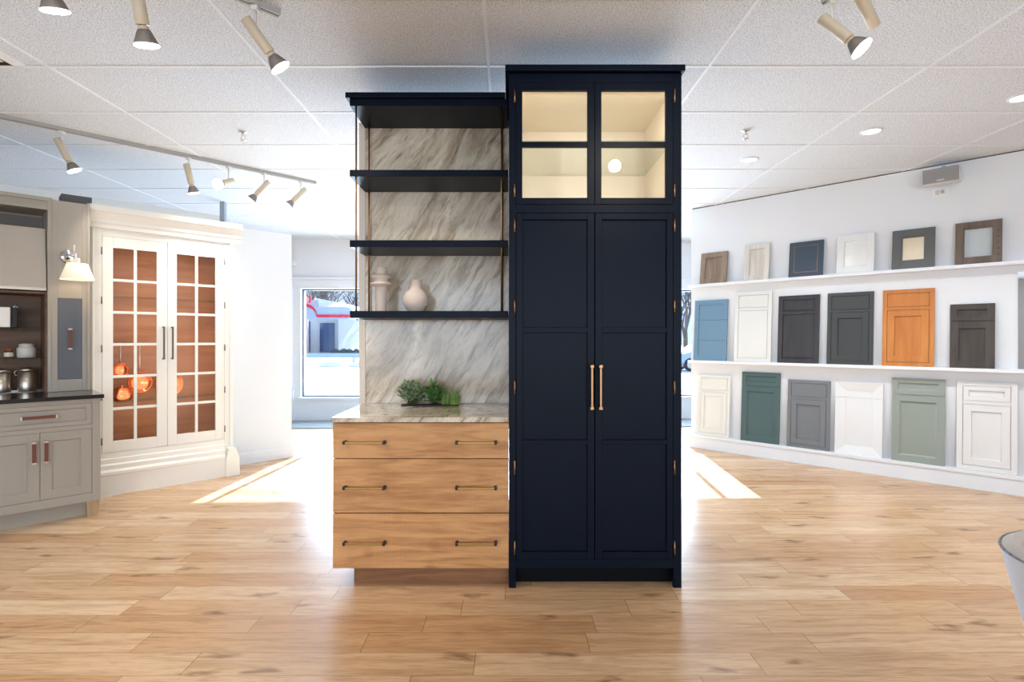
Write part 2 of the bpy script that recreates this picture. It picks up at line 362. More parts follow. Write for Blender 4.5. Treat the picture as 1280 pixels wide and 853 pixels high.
# far wall with the shop windows; wall line Y = 8.75 + 0.03 X
SL = 0.03; BW = math.atan(SL); WY = 8.72
SILL, HEAD = 0.372, 2.10
w = MB()
XL, XR = -3.30, 3.9
w.box(-8, XL, 0, 0.25, 0, CEIL); w.box(XR, 8, 0, 0.25, 0, CEIL)
w.box(XL, XR, 0, 0.25, 0, SILL); w.box(XL, XR, 0, 0.25, HEAD, CEIL)
wall_back = struct(w.build('wall_back', 'wall', loc=(0, WY, 0), rotz=BW))
t = MB(); t.box(XL-0.14, XR+0.14, -0.035, 0, 2.24, 2.275); t.box(XL-0.04, XR+0.04, -0.03, 0.0, SILL-0.03, SILL)
t.box(XL-0.1, XR+0.1, -0.012, 0, HEAD, 2.24)
struct(t.build('trim_2', 'trimw', loc=(0, WY, 0), rotz=BW))
t = MB(); t.box(XL-0.40, XL-0.12, -0.06, 0, 0, 2.45); t.box(XL-0.46, XL-0.06, -0.12, 0, 2.45, 2.53); t.box(XL-0.42, XL-0.10, -0.075, 0, 0, 0.5)
struct(t.build('trim_3', 'trimw', loc=(0, WY, 0), rotz=BW))
edges = [XL, -2.06, 0.0, 2.09, XR]
for i, (a, b) in enumerate(zip(edges, edges[1:])):
    f = MB(); q = 0.022
    f.box(a, a+q, 0.08, 0.16, SILL, HEAD); f.box(b-q, b, 0.08, 0.16, SILL, HEAD); f.box(a+q, b-q, 0.08, 0.16, SILL, SILL+q); f.box(a+q, b-q, 0.08, 0.16, HEAD-q, HEAD)
    fo = struct(f.build('window_%d' % (i+1), paint('dark_window_frame', (66, 82, 110), 0.5) if i == 0 else bpy.data.materials['dark_window_frame'], loc=(0, WY, 0), rotz=BW))
    MB().box(a+q, b-q, 0.117, 0.123, SILL+q, HEAD-q).build('glass_pane', 'wpane', parent=fo)
struct(MB().box(-8, -7.8, -5, 9.0, 0, CEIL).build('wall_left', 'wall'))
struct(MB().box(7.8, 8, -5, 9.0, 0, CEIL).build('wall_right', 'wall'))
w = MB(); w.box(-8, 8, -5, -4.85, 0, 0.45); w.box(-8, 8, -5, -4.85, 2.5, CEIL)
for a, b in ((-8, -5.2), (-0.2, 0.2), (5.2, 8)): w.box(a, b, -5, -4.85, 0.45, 2.5)
struct(w.build('wall_rear', 'wall'))

# right display wall at 45 degrees, and its ledges
CW = 8.84; LIP = 0.10
uA = uR(864, CW); uB = 3.6
struct(MB().box(uA, uB, 0, 0.14, 0, CEIL-0.012).build('wall_display', 'wall', loc=OR(CW), rotz=-PI/4))
struct(MB().box(uA, uB, 0.02, 0.12, CEIL-0.012, CEIL).build('trim_4', paint('dark_top_gap', (110, 88, 72), 0.7), loc=OR(CW), rotz=-PI/4))
def ledge(z, label, base=False):
    r = thing('display_shelf', label, 'shelf', OR(CW), -PI/4, 'white display ledges on the angled wall')
    m = MB(); m.box(uA+0.004, uB, -LIP, 0, z-0.03, z)
    m.build('ledge_board', 'trimw', r, bevel=0.002)
    if base:
        MB().box(uA+0.02, uB, -LIP+0.008, 0, 0, z-0.03).build('plinth_front', 'trimw', r, bevel=0.002)
    return r
Z1, Z2, Z3 = 1.95, 1.046, 0.162
ledge(Z1, 'top white ledge on the angled wall, carrying the small square door samples')
ledge(Z2, 'middle white ledge on the angled wall, carrying the blue and orange door samples')
ledge(Z3, 'lowest white ledge at the floor, a low plinth carrying the green door samples', True)

# left partition behind the cream cabinet
CP = 8.40
u0, u1 = uL(285, CP), uL(364.5, CP)
struct(MB().box(u0-1.5, u1, 0, 0.12, 0, 2.452).build('wall_partition', 'wall', loc=OL(CP), rotz=PI/4))
b = MB(); b.box(u0-1.5, u1+0.018, -0.016, 0.0, 0, 0.105); b.box(u0-1.5, u1+0.012, -0.011, 0.0, 0.105, 0.12); b.box(u1, u1+0.018, 0.0, 0.13, 0, 0.105)
struct(b.build('baseboard_left', 'trimw', loc=OL(CP), rotz=PI/4))
# threshold mat strip below far window
tag(MB().box(-4.2, 3.9, -0.75, -0.02, 0.0, 0.012).build('door_mat', paint('grey_mat', (150, 156, 160), 0.9, 0.3, 150), loc=(0, WY, 0), rotz=BW), 'grey runner mat on the floor below the far window', 'mat')

# ------------------------------------------------------------------ navy tall cabinet
ND = 2.838; k = ND/F
def nx(x): return (x-636)*k
def nz(y): return CAMZ+(CY-y)*k
nav = thing('tall_cabinet', 'tall navy blue cabinet with glazed upper doors and brass hinges', 'cabinet', (0, ND, 0))
NW = 216*k; NDp = 0.70
m = MB()   # carcass: local y=0 is face-frame front
fx0, fx1 = nx(644.8), nx(841.8)
ztop = nz(92)
m.box(0, fx0, 0, 0.022, 0.0, ztop); m.box(fx1, NW, 0, 0.022, 0.0, ztop)
m.box(fx0, fx1, 0, 0.022, nz(102.9), ztop); m.box(fx0, fx1, 0, 0.022, nz(266), nz(256))
m.box(fx0, fx1, 0, 0.022, nz(711), nz(700.2))
m.box(0, 0.02, 0.022, NDp, 0.0, ztop); m.box(NW-0.02, NW, 0.022, NDp, 0, ztop)
m.box(0.02, NW-0.02, 0.022, NDp, ztop-0.02, ztop); m.box(0.02, NW-0.02, NDp-0.02, NDp, 0, ztop-0.02)
m.box(0.02, NW-0.02, 0.022, NDp-0.02, nz(261)-0.01, nz(261)+0.01); m.box(0.02, NW-0.02, 0.022, NDp-0.02, nz(706)-0.01, nz(706)+0.01)
m.box(nx(743.5)-0.012, nx(743.5)+0.012, 0.0225, 0.032, nz(256), nz(102.9)); m.box(fx0-0.012, fx0+0.012, 0.0225, 0.032, nz(256), nz(102.9)); m.box(fx1-0.012, fx1+0.012, 0.0225, 0.032, nz(256), nz(102.9))
m.build('carcass', 'navy', nav, bevel=0.0012)
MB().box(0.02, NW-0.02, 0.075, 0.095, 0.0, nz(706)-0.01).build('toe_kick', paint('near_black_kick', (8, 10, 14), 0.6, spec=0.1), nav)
MB().box(nx(631.6), nx(854.6), -0.03, NDp, nz(91.6)+0.0, nz(83)-0.004).build('cornice', 'navy', nav, bevel=0.002)
# cream lining of glazed section
zi0, zi1 = nz(261)+0.011, 2.643
m = MB(); xi0, xi1 = 0.0205, NW-0.0205
m.box(xi0, xi1, NDp-0.04, NDp-0.021, zi0, zi1); m.box(xi0, xi0+0.008, 0.024, NDp-0.04, zi0, zi1); m.box(xi1-0.008, xi1, 0.024, NDp-0.04, zi0, zi1)
m.box(xi0+0.008, xi1-0.008, 0.024, NDp-0.04, zi1-0.012, zi1); m.box(xi0+0.008, xi1-0.008, 0.024, NDp-0.04, zi0, zi0+0.01)
m.build('lining', 'navy_in', nav)
MB().box(xi0+0.009, xi1-0.009, 0.05, NDp-0.042, 2.347, 2.355).build('glass_shelf', 'gshelf', nav)
MB().box(0.1, NW-0.1, 0.028, 0.04, zi1-0.03, zi1-0.013).build('light_strip', emit('warm_strip', (255, 226, 180), 3.0), nav)
light('cabinet_strip_light', 'AREA', (NW/2, 0.06, zi1-0.04), 2.0, (1, 0.90, 0.76), (0.5, 0, 0), parent=nav, shape='RECTANGLE', size=0.75, size_y=0.02)
light('cabinet_floor_light', 'AREA', (NW/2, 0.3, zi0+0.04), 1.0, (1, 0.90, 0.76), (PI, 0, 0), parent=nav, shape='RECTANGLE', size=0.7, size_y=0.3)
def hinges(m, xs, ys):
    for x in xs:
        for a, b in ys: m.tube((nx(x), -0.004, nz(b)), (nx(x), -0.004, nz(a)), 0.0045, seg=8)
def navy_door(px0, px1, yt, yb, openings, glazed, hx, hy, handle_px=None):
    d = MB(); x0, x1 = nx(px0)+(0.0012 if glazed else 0.0022), nx(px1)-(0.0012 if glazed else 0.0022); z0, z1 = nz(yb)+0.0022, nz(yt)-0.0022
    ox0, ox1 = nx(openings[0][0]), nx(openings[0][1])
    d.box(x0, ox0, -0.001, 0.021, z0, z1); d.box(ox1, x1, -0.001, 0.021, z0, z1)
    zs = [z1]
    for o_ in openings: zs += [nz(o_[2]), nz(o_[3])]
    zs.append(z0)
    for i in range(0, len(zs), 2): d.box(ox0, ox1, -0.001, 0.021, zs[i+1], zs[i])
    if not glazed:
        for o_ in openings: d.box(ox0, ox1, 0.0125, 0.0185, nz(o_[3]), nz(o_[2]))
    ob = d.build('door', 'navy', nav, bevel=0.0012)
    if glazed:
        for o_ in openings: MB().box(ox0, ox1, 0.009, 0.012, nz(o_[3]), nz(o_[2])).build('glass_pane', 'pane', ob)
    for a, b in hy:
        MB().tube((nx(hx), -0.004, nz(b)), (nx(hx), -0.004, nz(a)), 0.0045, seg=8).build('hinge', 'brass', ob)
    if handle_px:
        h = MB(); hx_ = nx(handle_px); zt, zb = nz(456), nz(511.5)
        h.box(hx_-0.0055, hx_+0.0055, -0.045, -0.034, zb, zt)
        for zz in (zb, zt-0.016): h.box(hx_-0.010, hx_+0.010, -0.047, -0.034, zz, zz+0.016); h.box(hx_-0.006, hx_+0.006, -0.036, 0.0, zz+0.003, zz+0.013)
        h.build('handle', 'brass', ob, bevel=0.002)
    return ob
H1 = [(111.8, 128.8), (230.4, 246.6)]
navy_door(644.8, 743.5, 102.9, 256, [(652.9, 734.3, 113, 177), (652.9, 734.3, 183.8, 247.4)], True, 643.4, H1)
navy_door(743.5, 841.8, 102.9, 256, [(751.8, 832.2, 113, 177), (751.8, 832.2, 183.8, 247.4)], True, 843.0, H1)
H2 = [(275, 290.5), (376, 391), (476.5, 493), (576, 593), (676.7, 693.4)]
OP = [(274.6, 409.4), (416, 550.4), (555.7, 690.5)]
navy_door(644.8, 743.5, 266, 700.2, [(653.5, 734.3, a, b) for a, b in OP], False, 643.4, H2, 738.7)
navy_door(743.5, 841.8, 266, 700.2, [(752.6, 833.4, a, b) for a, b in OP], False, 843.0, H2, 749.5)

# ------------------------------------------------------------------ oak drawer base, marble counter and slab
dr = thing('drawer_cabinet', 'sawn oak base cabinet with three wide drawers beside the navy cabinet', 'cabinet', (0, 2.84, 0))
kd = 2.84/F
def dx_(x): return (x-636)*kd
def dz_(y): return CAMZ+(CY-y)*kd
CL = -0.919; CR = -0.0004; MBK = 3.438
m = MB(); m.box(CL+0.002, CR, 0.021, 0.58, dz_(711)+0.002, 0.862); m.build('carcass', 'oak', dr, bevel=0.001)
MB().box(dx_(442.6)*2.915/2.84, CR, 0.075, 0.56, 0, dz_(711)+0.002).build('toe_kick', wood('dark_oak_kick', (120, 80, 48), (150, 104, 66), 'X', 0.6, saw=True), dr)
for i, (a, b, hy) in enumerate(((529.2, 573.2, 552.6), (574.4, 641.3, 608.9), (642.6, 710.8, 677.8))):
    d = MB().box(CL, CR, 0, 0.02, dz_(b), dz_(a)).build('drawer', 'oak', dr, bevel=0.0015)
    for (a2, b2) in ((429.5, 483.9), (568.8, 622.3)):
        x0, x1 = dx_(a2)+0.004, dx_(b2)-0.004; z = dz_(hy)
        MB().box(x0+0.01, x1-0.01, -0.036, -0.027, z-0.006, z+0.006).build('handle', 'darkbrass', d, bevel=0.002)
        for xx in (x0, x1-0.014):
            e = MB().box(xx, xx+0.014, -0.038, 0.0, z-0.008, z+0.008).build('handle_post', 'black', d, bevel=0.002)
tag(MB().box(CL-0.004, CR, 2.828-2.84, MBK-2.84-0.004, 0.866, 0.892).build('countertop', 'marble', loc=(0, 2.84, 0), bevel=0.002), 'polished grey veined marble countertop on the oak drawers', 'countertop')
sl = thing('marble_slab', 'tall grey veined marble slab standing behind the dark shelves', 'wall panel', (0, MBK, 0))
MB().box(-0.905, -0.0004, 0, 0.02, 0.893, 2.664).build('slab', 'marble', sl)
MB().box(-0.945, -0.906, -0.004, 0.02, 0.893, 2.664).build('edge_strip', paint('pale_stone_edge', (206, 194, 180), 0.4), sl)
m = MB(); m.box(-0.94, -0.001, 0.021, 0.75, 0.0, 2.69); m.build('ceiling_shade_block', 'wall', sl)  # unseen block, made deep to shade the ceiling above the shelves

un = thing('open_shelf_unit', 'dark navy open shelves hung on thin brass rods over marble counter', 'shelf unit', (0, 3.10, 0))
ks = 3.10/F
def sz(y): return CAMZ+(CY-y)*ks
SLX = -0.907; SRX = -0.003; SD = MBK-3.10-0.006
m = MB(); m.box(-0.926, -0.0195, -0.02, SD, 2.668, 2.699); m.build('cornice', 'navy', un, bevel=0.0015)
for a, b in ((123.4, 132.3), (212.3, 220.6), (300.3, 309.0), (388.9, 397.6)):
    MB().box(SLX, SRX, 0, SD, sz(b), sz(a)).build('shelf', 'navy', un, bevel=0.0015)
for X, Y in ((-0.876, 0.022), (-0.041, 0.022), (-0.877, SD-0.02), (-0.041, SD-0.02)):
    MB().tube((X, Y, sz(388.9)), (X, Y, sz(132.3)), 0.0055, seg=12).build('rod', 'brass', un)

def lathe_obj(name, prof, mat, loc, label, cat, group=None, seg=40):
    o = MB().lathe(prof, seg).build(name, mat, loc=loc); return tag(o, label, cat, group)
zs4 = sz(388.9)
v1 = px(476.6, 388, 3.27)
lathe_obj('vase', [(0.034,0),(0.035,0.004),(0.035,0.145),(0.040,0.152),(0.061,0.165),(0.064,0.171),(0.060,0.177),(0.038,0.190),(0.037,0.197),(0.060,0.208),(0.063,0.214),(0.058,0.220),(0.036,0.228),(0.034,0.234),(0.034,0.268),(0.031,0.271),(0.028,0.268),(0.028,0.20)], 'ceramic', (v1.x, 3.27, zs4), 'tall pale clay vase with two flared rings on lowest dark shelf', 'vase')
v2 = px(519.8, 388, 3.27)
lathe_obj('vase', [(0.040,0),(0.042,0.006),(0.056,0.018),(0.072,0.045),(0.0775,0.073),(0.072,0.103),(0.055,0.125),(0.040,0.137),(0.036,0.145),(0.0355,0.192),(0.033,0.197),(0.030,0.194),(0.030,0.14)], 'ceramic', (v2.x, 3.27, zs4), 'round pale clay vase with short straight neck on lowest dark shelf', 'vase')

# plants on the counter
def leafmesh(m, c, d, L_, w, up=Vector((0, 0, 1))):
    d = d.normalized(); s = d.cross(up)
    if s.length < 0.05: s = Vector((1, 0, 0))
    s.normalize(); n = s.cross(d)
    p = [c, c+d*L_*0.45+s*w*0.5+n*L_*0.06, c+d*L_, c+d*L_*0.45-s*w*0.5+n*L_*0.06]
    mid = c+d*L_*0.5-n*L_*0.05
    vs = [m.bm.verts.new(q) for q in p]; mv = m.bm.verts.new(mid)
    for i in range(4): m.bm.faces.new((vs[i], vs[(i+1) % 4], mv))
def leafmat(name, a, b):
    m, nt, bb = newmat(name); tc = N(nt, 'ShaderNodeTexCoord'); no = N(nt, 'ShaderNodeTexNoise'); no.inputs['Scale'].default_value = 45
    L(nt, tc.outputs['Object'], no.inputs['Vector']); cr = N(nt, 'ShaderNodeValToRGB'); cr.color_ramp.elements[0].position = 0.35; cr.color_ramp.elements[1].position = 0.65
    cr.color_ramp.elements[0].color = lin(a); cr.color_ramp.elements[1].color = lin(b); L(nt, no.outputs['Fac'], cr.inputs[0]); L(nt, cr.outputs[0], bb.inputs['Base Color'])
    bb.inputs['Roughness'].default_value = 0.55; return m
PY = 3.33; kp = PY/F; ZC = 0.892
tray = tag(MB().box(-0.655, -0.31, -0.03, 0.03, 0, 0.008).build('plant_tray', 'soil', loc=(0, PY, ZC), bevel=0.003), 'shallow black tray under the three plants on the marble counter', 'tray')
def bushy(name, cx, rx, h, n, ls, mat, label):
    r = thing(name, label, 'plant', (cx, PY, ZC+0.0082))
    m = MB(); st = MB()
    for i in range(n):
        a = random.uniform(0, 2*PI); q = random.uniform(0, 1)**0.6
        tip = Vector((math.cos(a)*rx*q, math.sin(a)*0.045*q, h*(1-0.55*q*q)*random.uniform(0.75, 1.08)))
        st.tube((tip.x*0.3, tip.y*0.3, 0), tip, 0.0012, 0.0008, seg=4)
        for j in range(7):
            c = Vector((tip.x*0.3, tip.y*0.3, 0)).lerp(tip, 0.35+0.65*j/6)
            d = Vector((random.uniform(-1, 1), random.uniform(-1, 1), random.uniform(-0.1, 0.9)))+Vector((tip.x*5, 0, 0))
            leafmesh(m, c, d, ls*random.uniform(0.7, 1.2), ls*0.55)
    m.build('foliage', mat, r); st.build('stems', leafmat('stem_green_'+name, (60, 80, 40), (90, 110, 60)), r)
bushy('leafy_plant', (515-636)*kp, 0.090, 0.138, 62, 0.042, leafmat('sage_leaf', (104, 124, 84), (170, 184, 146)), 'sage green small-leaved plant, leftmost on the marble counter')
bushy('mint_plant', (543-636)*kp, 0.062, 0.120, 44, 0.042, leafmat('mint_leaf', (58, 100, 44), (112, 150, 80)), 'mid green leafy plant in the middle of the black tray')
r = thing('grass_plant', 'bright green upright grass tuft at the right end of the tray', 'plant', ((563-636)*kp, PY, ZC+0.0082))
m = MB()
for i in range(95):
    x = random.uniform(-0.05, 0.05); y = random.uniform(-0.028, 0.028); a = Vector((x, y, 0)); b = Vector((x*1.2+random.uniform(-0.016, 0.016), y*1.2, random.uniform(0.055, 0.12)))
    s = Vector((0.0013, 0, 0)); mid = a.lerp(b, 0.55)
    m.quad(a-s, a+s, mid+s, mid-s); vs = [m.bm.verts.new(q) for q in (mid-s, mid+s, b)]; m.bm.faces.new(vs)
m.build('blades', leafmat('grass_blade', (48, 84, 18), (120, 154, 46)), r)

# ------------------------------------------------------------------ grey run on the left
CG = 7.054; CU = 7.67; CC = 7.85
def frame_panel(m, x0, x1, z0, z1, w, y=0.0, d=0.012, th=0.02, raised=0.0, bead=0.0):
    """shaker style front in one mesh"""
    m.box(x0, x0+w, y, y+th, z0, z1); m.box(x1-w, x1, y, y+th, z0, z1)
    m.box(x0+w, x1-w, y, y+th, z0, z0+w); m.box(x0+w, x1-w, y, y+th, z1-w, z1)
    m.box(x0+w, x1-w, y+d, y+th-0.001, z0+w, z1-w)
    if bead:
        a0, a1, c0, c1 = x0+w, x1-w, z0+w, z1-w
        for P in ([(a0,y+d,c0),(a1,y+d,c0),(a1,y+0.001,c0),(a0,y+0.001,c0)],):
            pass
        # sloped moulding strips
        m.hexa([(a0,y+0.002,c0),(a0+bead,y+d,c0+bead),(a0+bead,y+d,c1-bead),(a0,y+0.002,c1),(a0-0.001,y+d,c0),(a0+bead-0.001,y+d+0.002,c0+bead),(a0+bead-0.001,y+d+0.002,c1-bead),(a0-0.001,y+d,c1)])
        m.hexa([(a1,y+0.002,c0),(a1-bead,y+d,c0+bead),(a1-bead,y+d,c1-bead),(a1,y+0.002,c1),(a1+0.001,y+d,c0),(a1-bead+0.001,y+d+0.002,c0+bead),(a1-bead+0.001,y+d+0.002,c1-bead),(a1+0.001,y+d,c1)])
        m.hexa([(a0,y+0.002,c1),(a0+bead,y+d,c1-bead),(a1-bead,y+d,c1-bead),(a1,y+0.002,c1),(a0,y+d,c1+0.001),(a0+bead,y+d+0.002,c1-bead+0.001),(a1-bead,y+d+0.002,c1-bead+0.001),(a1,y+d,c1+0.001)])
        m.hexa([(a0,y+0.002,c0),(a0+bead,y+d,c0+bead),(a1-bead,y+d,c0+bead),(a1,y+0.002,c0),(a0,y+d,c0-0.001),(a0+bead,y+d+0.002,c0+bead-0.001),(a1-bead,y+d+0.002,c0+bead-0.001),(a1,y+d,c0-0.001)])
    if raised:
        m.frustum(x0+w+0.004, x1-w-0.004, z0+w+0.004, z1-w-0.004, y+d, y+0.002, raised)

def leather_pull(parent, x, z, length, vert=True, mat='leather'):
    h = MB(); hw = 0.011; l = length/2
    if vert:
        h.box(x-hw, x+hw, -0.024, -0.020, z-l, z+l); pts = ((x, z-l+0.006), (x, z+l-0.006))
    else:
        h.box(x-l, x+l, -0.024, -0.020, z-hw, z+hw); pts = ((x-l+0.006, z), (x+l-0.006, z))
    o = h.build('handle', 'leather', parent, bevel=0.0015)
    for a, b in pts:
        MB().box(a-0.012 if vert else a-0.006, a+0.012 if vert else a+0.006, -0.0265, 0.0, b-0.006 if vert else b-0.012, b+0.006 if vert else b+0.012).build('handle_clip', 'steel', parent, bevel=0.001)
def grey_base(uc, label):
    r = thing('base_cabinet', label, 'cabinet', (OL(CG)[0]+uc/R2, OL(CG)[1]+uc/R2, 0), PI/4, 'greige base cabinets under the black worktop')
    hw = 0.3413
    m = MB(); zb, zt = 0.1105, 0.862
    m.box(-hw, hw, 0.022, 0.60, zb, zt)
    m.box(-hw, -hw+0.05, 0, 0.022, zb, zt); m.box(hw-0.05, hw, 0, 0.022, zb, zt)
    m.box(-hw+0.05, hw-0.05, 0, 0.022, zb, 0.172); m.box(-hw+0.05, hw-0.05, 0, 0.022, zt-0.03, zt); m.box(-hw+0.05, hw-0.05, 0, 0.022, 0.645, 0.675)
    m.build('carcass', 'greige', r, bevel=0.001)
    MB().box(-hw+0.02, hw-0.02, 0.06, 0.58, 0, zb).build('toe_kick', 'greige', r)
    d = MB(); frame_panel(d, -hw+0.052, hw-0.052, 0.677, 0.83, 0.028, 0.002, 0.012, bead=0.008)
    dd = d.build('drawer', 'greige', r, bevel=0.001); leather_pull(dd, -0.005, 0.755, 0.20, False)
    for s in (-1, 1):
        a, b = (-hw+0.052, -0.0015) if s < 0 else (0.0015, hw-0.052)
        d = MB(); frame_panel(d, a, b, 0.174, 0.643, 0.062, 0.002, 0.012, bead=0.008)
        dd = d.build('door', 'greige', r, bevel=0.001); leather_pull(dd, s*0.032, 0.51, 0.155)
    MB().hexa([(hw-0.078,0.005,0),(hw-0.018,0.005,0),(hw-0.018,0.06,0),(hw-0.078,0.06,0),(hw-0.085,0.0,zb),(hw-0.004,0.0,zb),(hw-0.004,0.06,zb),(hw-0.085,0.06,zb)]).build('foot', 'oak2' if 'oak2' in MT else 'brass2' if 'brass2' in MT else wood('foot_oak', (150, 124, 92), (186, 158, 122), 'Z'), r)
    return r
ue = uL(125.8, CG)
gb = grey_base(ue-0.3413, 'greige base cabinet with leather pulls beside the cream cabinet')
o = MB().box(-0.72, ue+0.018, -0.025, 0.555, 0.864, 0.892).build('worktop', 'stone_black', loc=OL(CG), rotz=PI/4, bevel=0.002)
tag(o, 'black polished stone worktop on the greige base cabinet', 'countertop')
gb2 = dup(gb, (OL(CG)[0]+(ue-0.3413-0.684)/R2, OL(CG)[1]+(ue-0.3413-0.684)/R2, 0), label='greige base cabinet at the left end under the black worktop')
# upper unit : counter-standing
up = thing('wall_unit', 'greige upper unit with open niche and tall slate fronted panel', 'cabinet', OL(CU), PI/4)
us, ur = uL(59.5, CU), uL(112.8, CU); UL0 = -0.55; UZ = 2.38; UD = 0.42
nd = 0.22   # niche depth
m = MB()
m.box(us, us+0.022, 0, UD, 0.893, UZ); m.box(ur-0.02, ur, 0, UD, 0.893, UZ)
sx0, sx1 = uL(72.2, CU), uL(102.8, CU); szt, szb = 1.617, 0.985
m.box(us+0.022, sx0, 0.006, 0.026, 0.893, UZ-0.01); m.box(sx1, ur-0.02, 0.006, 0.026, 0.893, UZ-0.01)
m.box(sx0, sx1, 0.006, 0.026, 0.893, szb); m.box(sx0, sx1, 0.006, 0.026, szt, UZ-0.01)
m.box(us+0.022, ur-0.02, UD-0.02, UD, 0.893, UZ); m.box(us+0.022, ur-0.02, 0.026, UD-0.02, UZ-0.03, UZ-0.01)
m.box(UL0, us, UD-0.02, UD, 2.24, UZ)
# top box / crown over niche
m.box(UL0, us, 0.0, UD-0.02, 2.30, UZ-0.02); m.box(UL0, us, -0.02, 0.02, UZ-0.03, UZ-0.002); m.box(UL0, us, -0.01, 0.01, 2.285, 2.30); m.box(UL0, UL0+0.02, 0, UD, 0.893, UZ)
m.build('carcass', 'greige', up, bevel=0.0015)
s_ = MB().box(sx0+0.002, sx1-0.002, 0.008, 0.02, szb+0.002, szt-0.002).build('slate_front', 'slate', up)
leather_pull(s_, (uL(83.5, CU)+uL(91.5, CU))/2, 1.30, 0.165)
m = MB(); m.box(UL0+0.02, us, UD-0.035, UD-0.021, 0.893, 1.66); m.box(us-0.012, us-0.0005, 0.03, UD-0.035, 0.893, 1.66); m.box(UL0+0.02, us-0.012, 0.03, UD-0.035, 1.645, 1.66)
m.build('niche_lining', 'walnut', up)
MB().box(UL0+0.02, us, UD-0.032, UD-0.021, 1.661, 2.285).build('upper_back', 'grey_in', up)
for z in (1.155, 1.385): MB().box(UL0+0.03, us-0.014, 0.10, UD-0.036, z-0.005, z).build('glass_shelf', 'gshelf', up)
# hood
hd = MB(); hx0 = UL0+0.06; hx1 = us-0.004
hd.prism([(0.10, 2.155), (UD-0.045, 2.155), (UD-0.045, 1.668), (0.015, 1.668), (0.015, 1.69)], 'x', hx0, hx1)
hood = tag(hd.build('range_hood', 'steel', loc=OL(CU), rotz=PI/4, bevel=0.002), 'brushed stainless steel hood with slanted face in the greige unit', 'range hood')
# objects in niche (local frame helper)
def inL(c, u, y): return Vector((OL(c)[0]+u/R2-y/R2, OL(c)[1]+u/R2+y/R2, 0))
def niche_u(x, y): c = CU+y*R2; return uL(x, c)
yk = 0.22
def canister(x, w, z0, z1, label):
    u = niche_u(x, yk); p = inL(CU, u, yk); r = thing('canister', label, 'canister', (p.x, p.y, z0), PI/4, 'steel canisters on the worktop')
    h = z1-z0
    MB().lathe([(w*0.96, 0), (w, 0.004), (w, h*0.86)], 32).build('body', 'steel', r)
    MB().lathe([(w*1.03, h*0.86), (w*1.03, h*0.95), (w*0.9, h*0.98), (0.012, h), (0.012, h*1.04), (0.001, h*1.05)], 32).build('lid', 'steel', r)
    MB().path([(-w, 0, h*0.9), (-w-0.018, 0, h*0.86), (-w-0.014, 0, h*0.72), (-w, 0, h*0.70)], 0.003).build('clasp', 'chrome', r)
canister(34, 0.057, 0.8922, 1.075, 'brushed steel lidded canister on worktop below the white jar')
canister(2, 0.055, 0.8922, 1.07, 'brushed steel canister half cut by the left edge of the photo')
u = niche_u(33, yk); p = inL(CU, u, yk)
lathe_obj('jar', [(0.05,0),(0.057,0.006),(0.058,0.07),(0.05,0.082),(0.042,0.086),(0.046,0.09),(0.046,0.104),(0.03,0.11),(0.002,0.112)], 'whitecer', (p.x, p.y, 1.1552), 'squat white ceramic jar on the lower glass shelf', 'jar')
u = niche_u(11, yk); p = inL(CU, u, yk)
r = thing('small_jar', 'small amber jar with white label on the lower glass shelf', 'jar', (p.x, p.y, 1.1552), PI/4)
MB().lathe([(0.026, 0), (0.028, 0.003), (0.028, 0.05), (0.022, 0.056)], 24).build('glass_body', paint('amber_glass', (120, 62, 34), 0.15), r)
MB().lathe([(0.024, 0.056), (0.024, 0.07), (0.001, 0.071)], 24).build('lid', paint('copper_lid', (160, 84, 58), 0.4), r)
MB().lathe([(0.0286, 0.010), (0.0286, 0.042)], 24, cap=False).build('paper_label', 'whitecer', r)
u = niche_u(3, yk); p = inL(CU, u, yk)
r = thing('box_appliance', 'small steel box appliance on the upper glass shelf', 'appliance', (p.x, p.y, 1.3852), PI/4)
MB().box(-0.06, 0.045, -0.06, 0.07, 0, 0.16).build('body', 'steel', r, bevel=0.006); MB().box(0.046, 0.085, -0.04, 0.07, 0, 0.155).build('side_panel', 'black', r, bevel=0.004)
u = niche_u(19.5, 0.36); p = inL(CU, u, 0.384)
r = thing('wall_hook', 'small chrome hook on the back of the wooden niche', 'hook', (p.x, p.y, 1.55), PI/4)
MB().lathe([(0.014, 0), (0.014, 0.006)], 20, Matrix.Rotation(PI/2, 4, 'X')).build('plate', 'chrome', r)
MB().path([(0, -0.006, 0), (0, -0.03, 0), (0, -0.035, 0.02)], 0.005).build('arm', 'chrome', r)

# sconce
u = uL(86.2, CU); zc = CAMZ+(CY-321.5)*DL(86.2, CU)/F; p = inL(CU, u, 0.006)
sc = thing('wall_sconce', 'chrome wall sconce with tapered cream shade above slate panel', 'lamp', (p.x, p.y, zc), PI/4)
Mx = Matrix.Rotation(PI/2, 4, 'X')
MB().lathe([(0.055, 0.0), (0.055, 0.010), (0.045, 0.018), (0.012, 0.022), (0.012, 0.05)], 36, Mx).build('back_plate', 'chrome', sc)
MB().path([(0, -0.05, 0), (0.03, -0.14, -0.01)], 0.007).build('arm', 'chrome', sc)
MB().tube((0.02, -0.10, -0.0), (0.022, -0.10, 0.085), 0.0025).build('finial_rod', 'lamp_white', sc)
MB().lathe([(0.017, -0.075), (0.017, -0.028), (0.014, -0.02)], 24, Matrix.Translation((0.035, -0.15, 0))).build('socket', 'lamp_white', sc)
MB().lathe([(0.108, -0.185), (0.066, -0.062), (0.064, -0.062), (0.106, -0.185)], 40, Matrix.Translation((0.035, -0.15, 0)), cap=False).build('lamp_shade', 'lampshade', sc)
light('sconce_bulb', 'POINT', (0.035, -0.15, -0.12), 0.5, (1, 0.8, 0.55), parent=sc, shadow_soft_size=0.03)
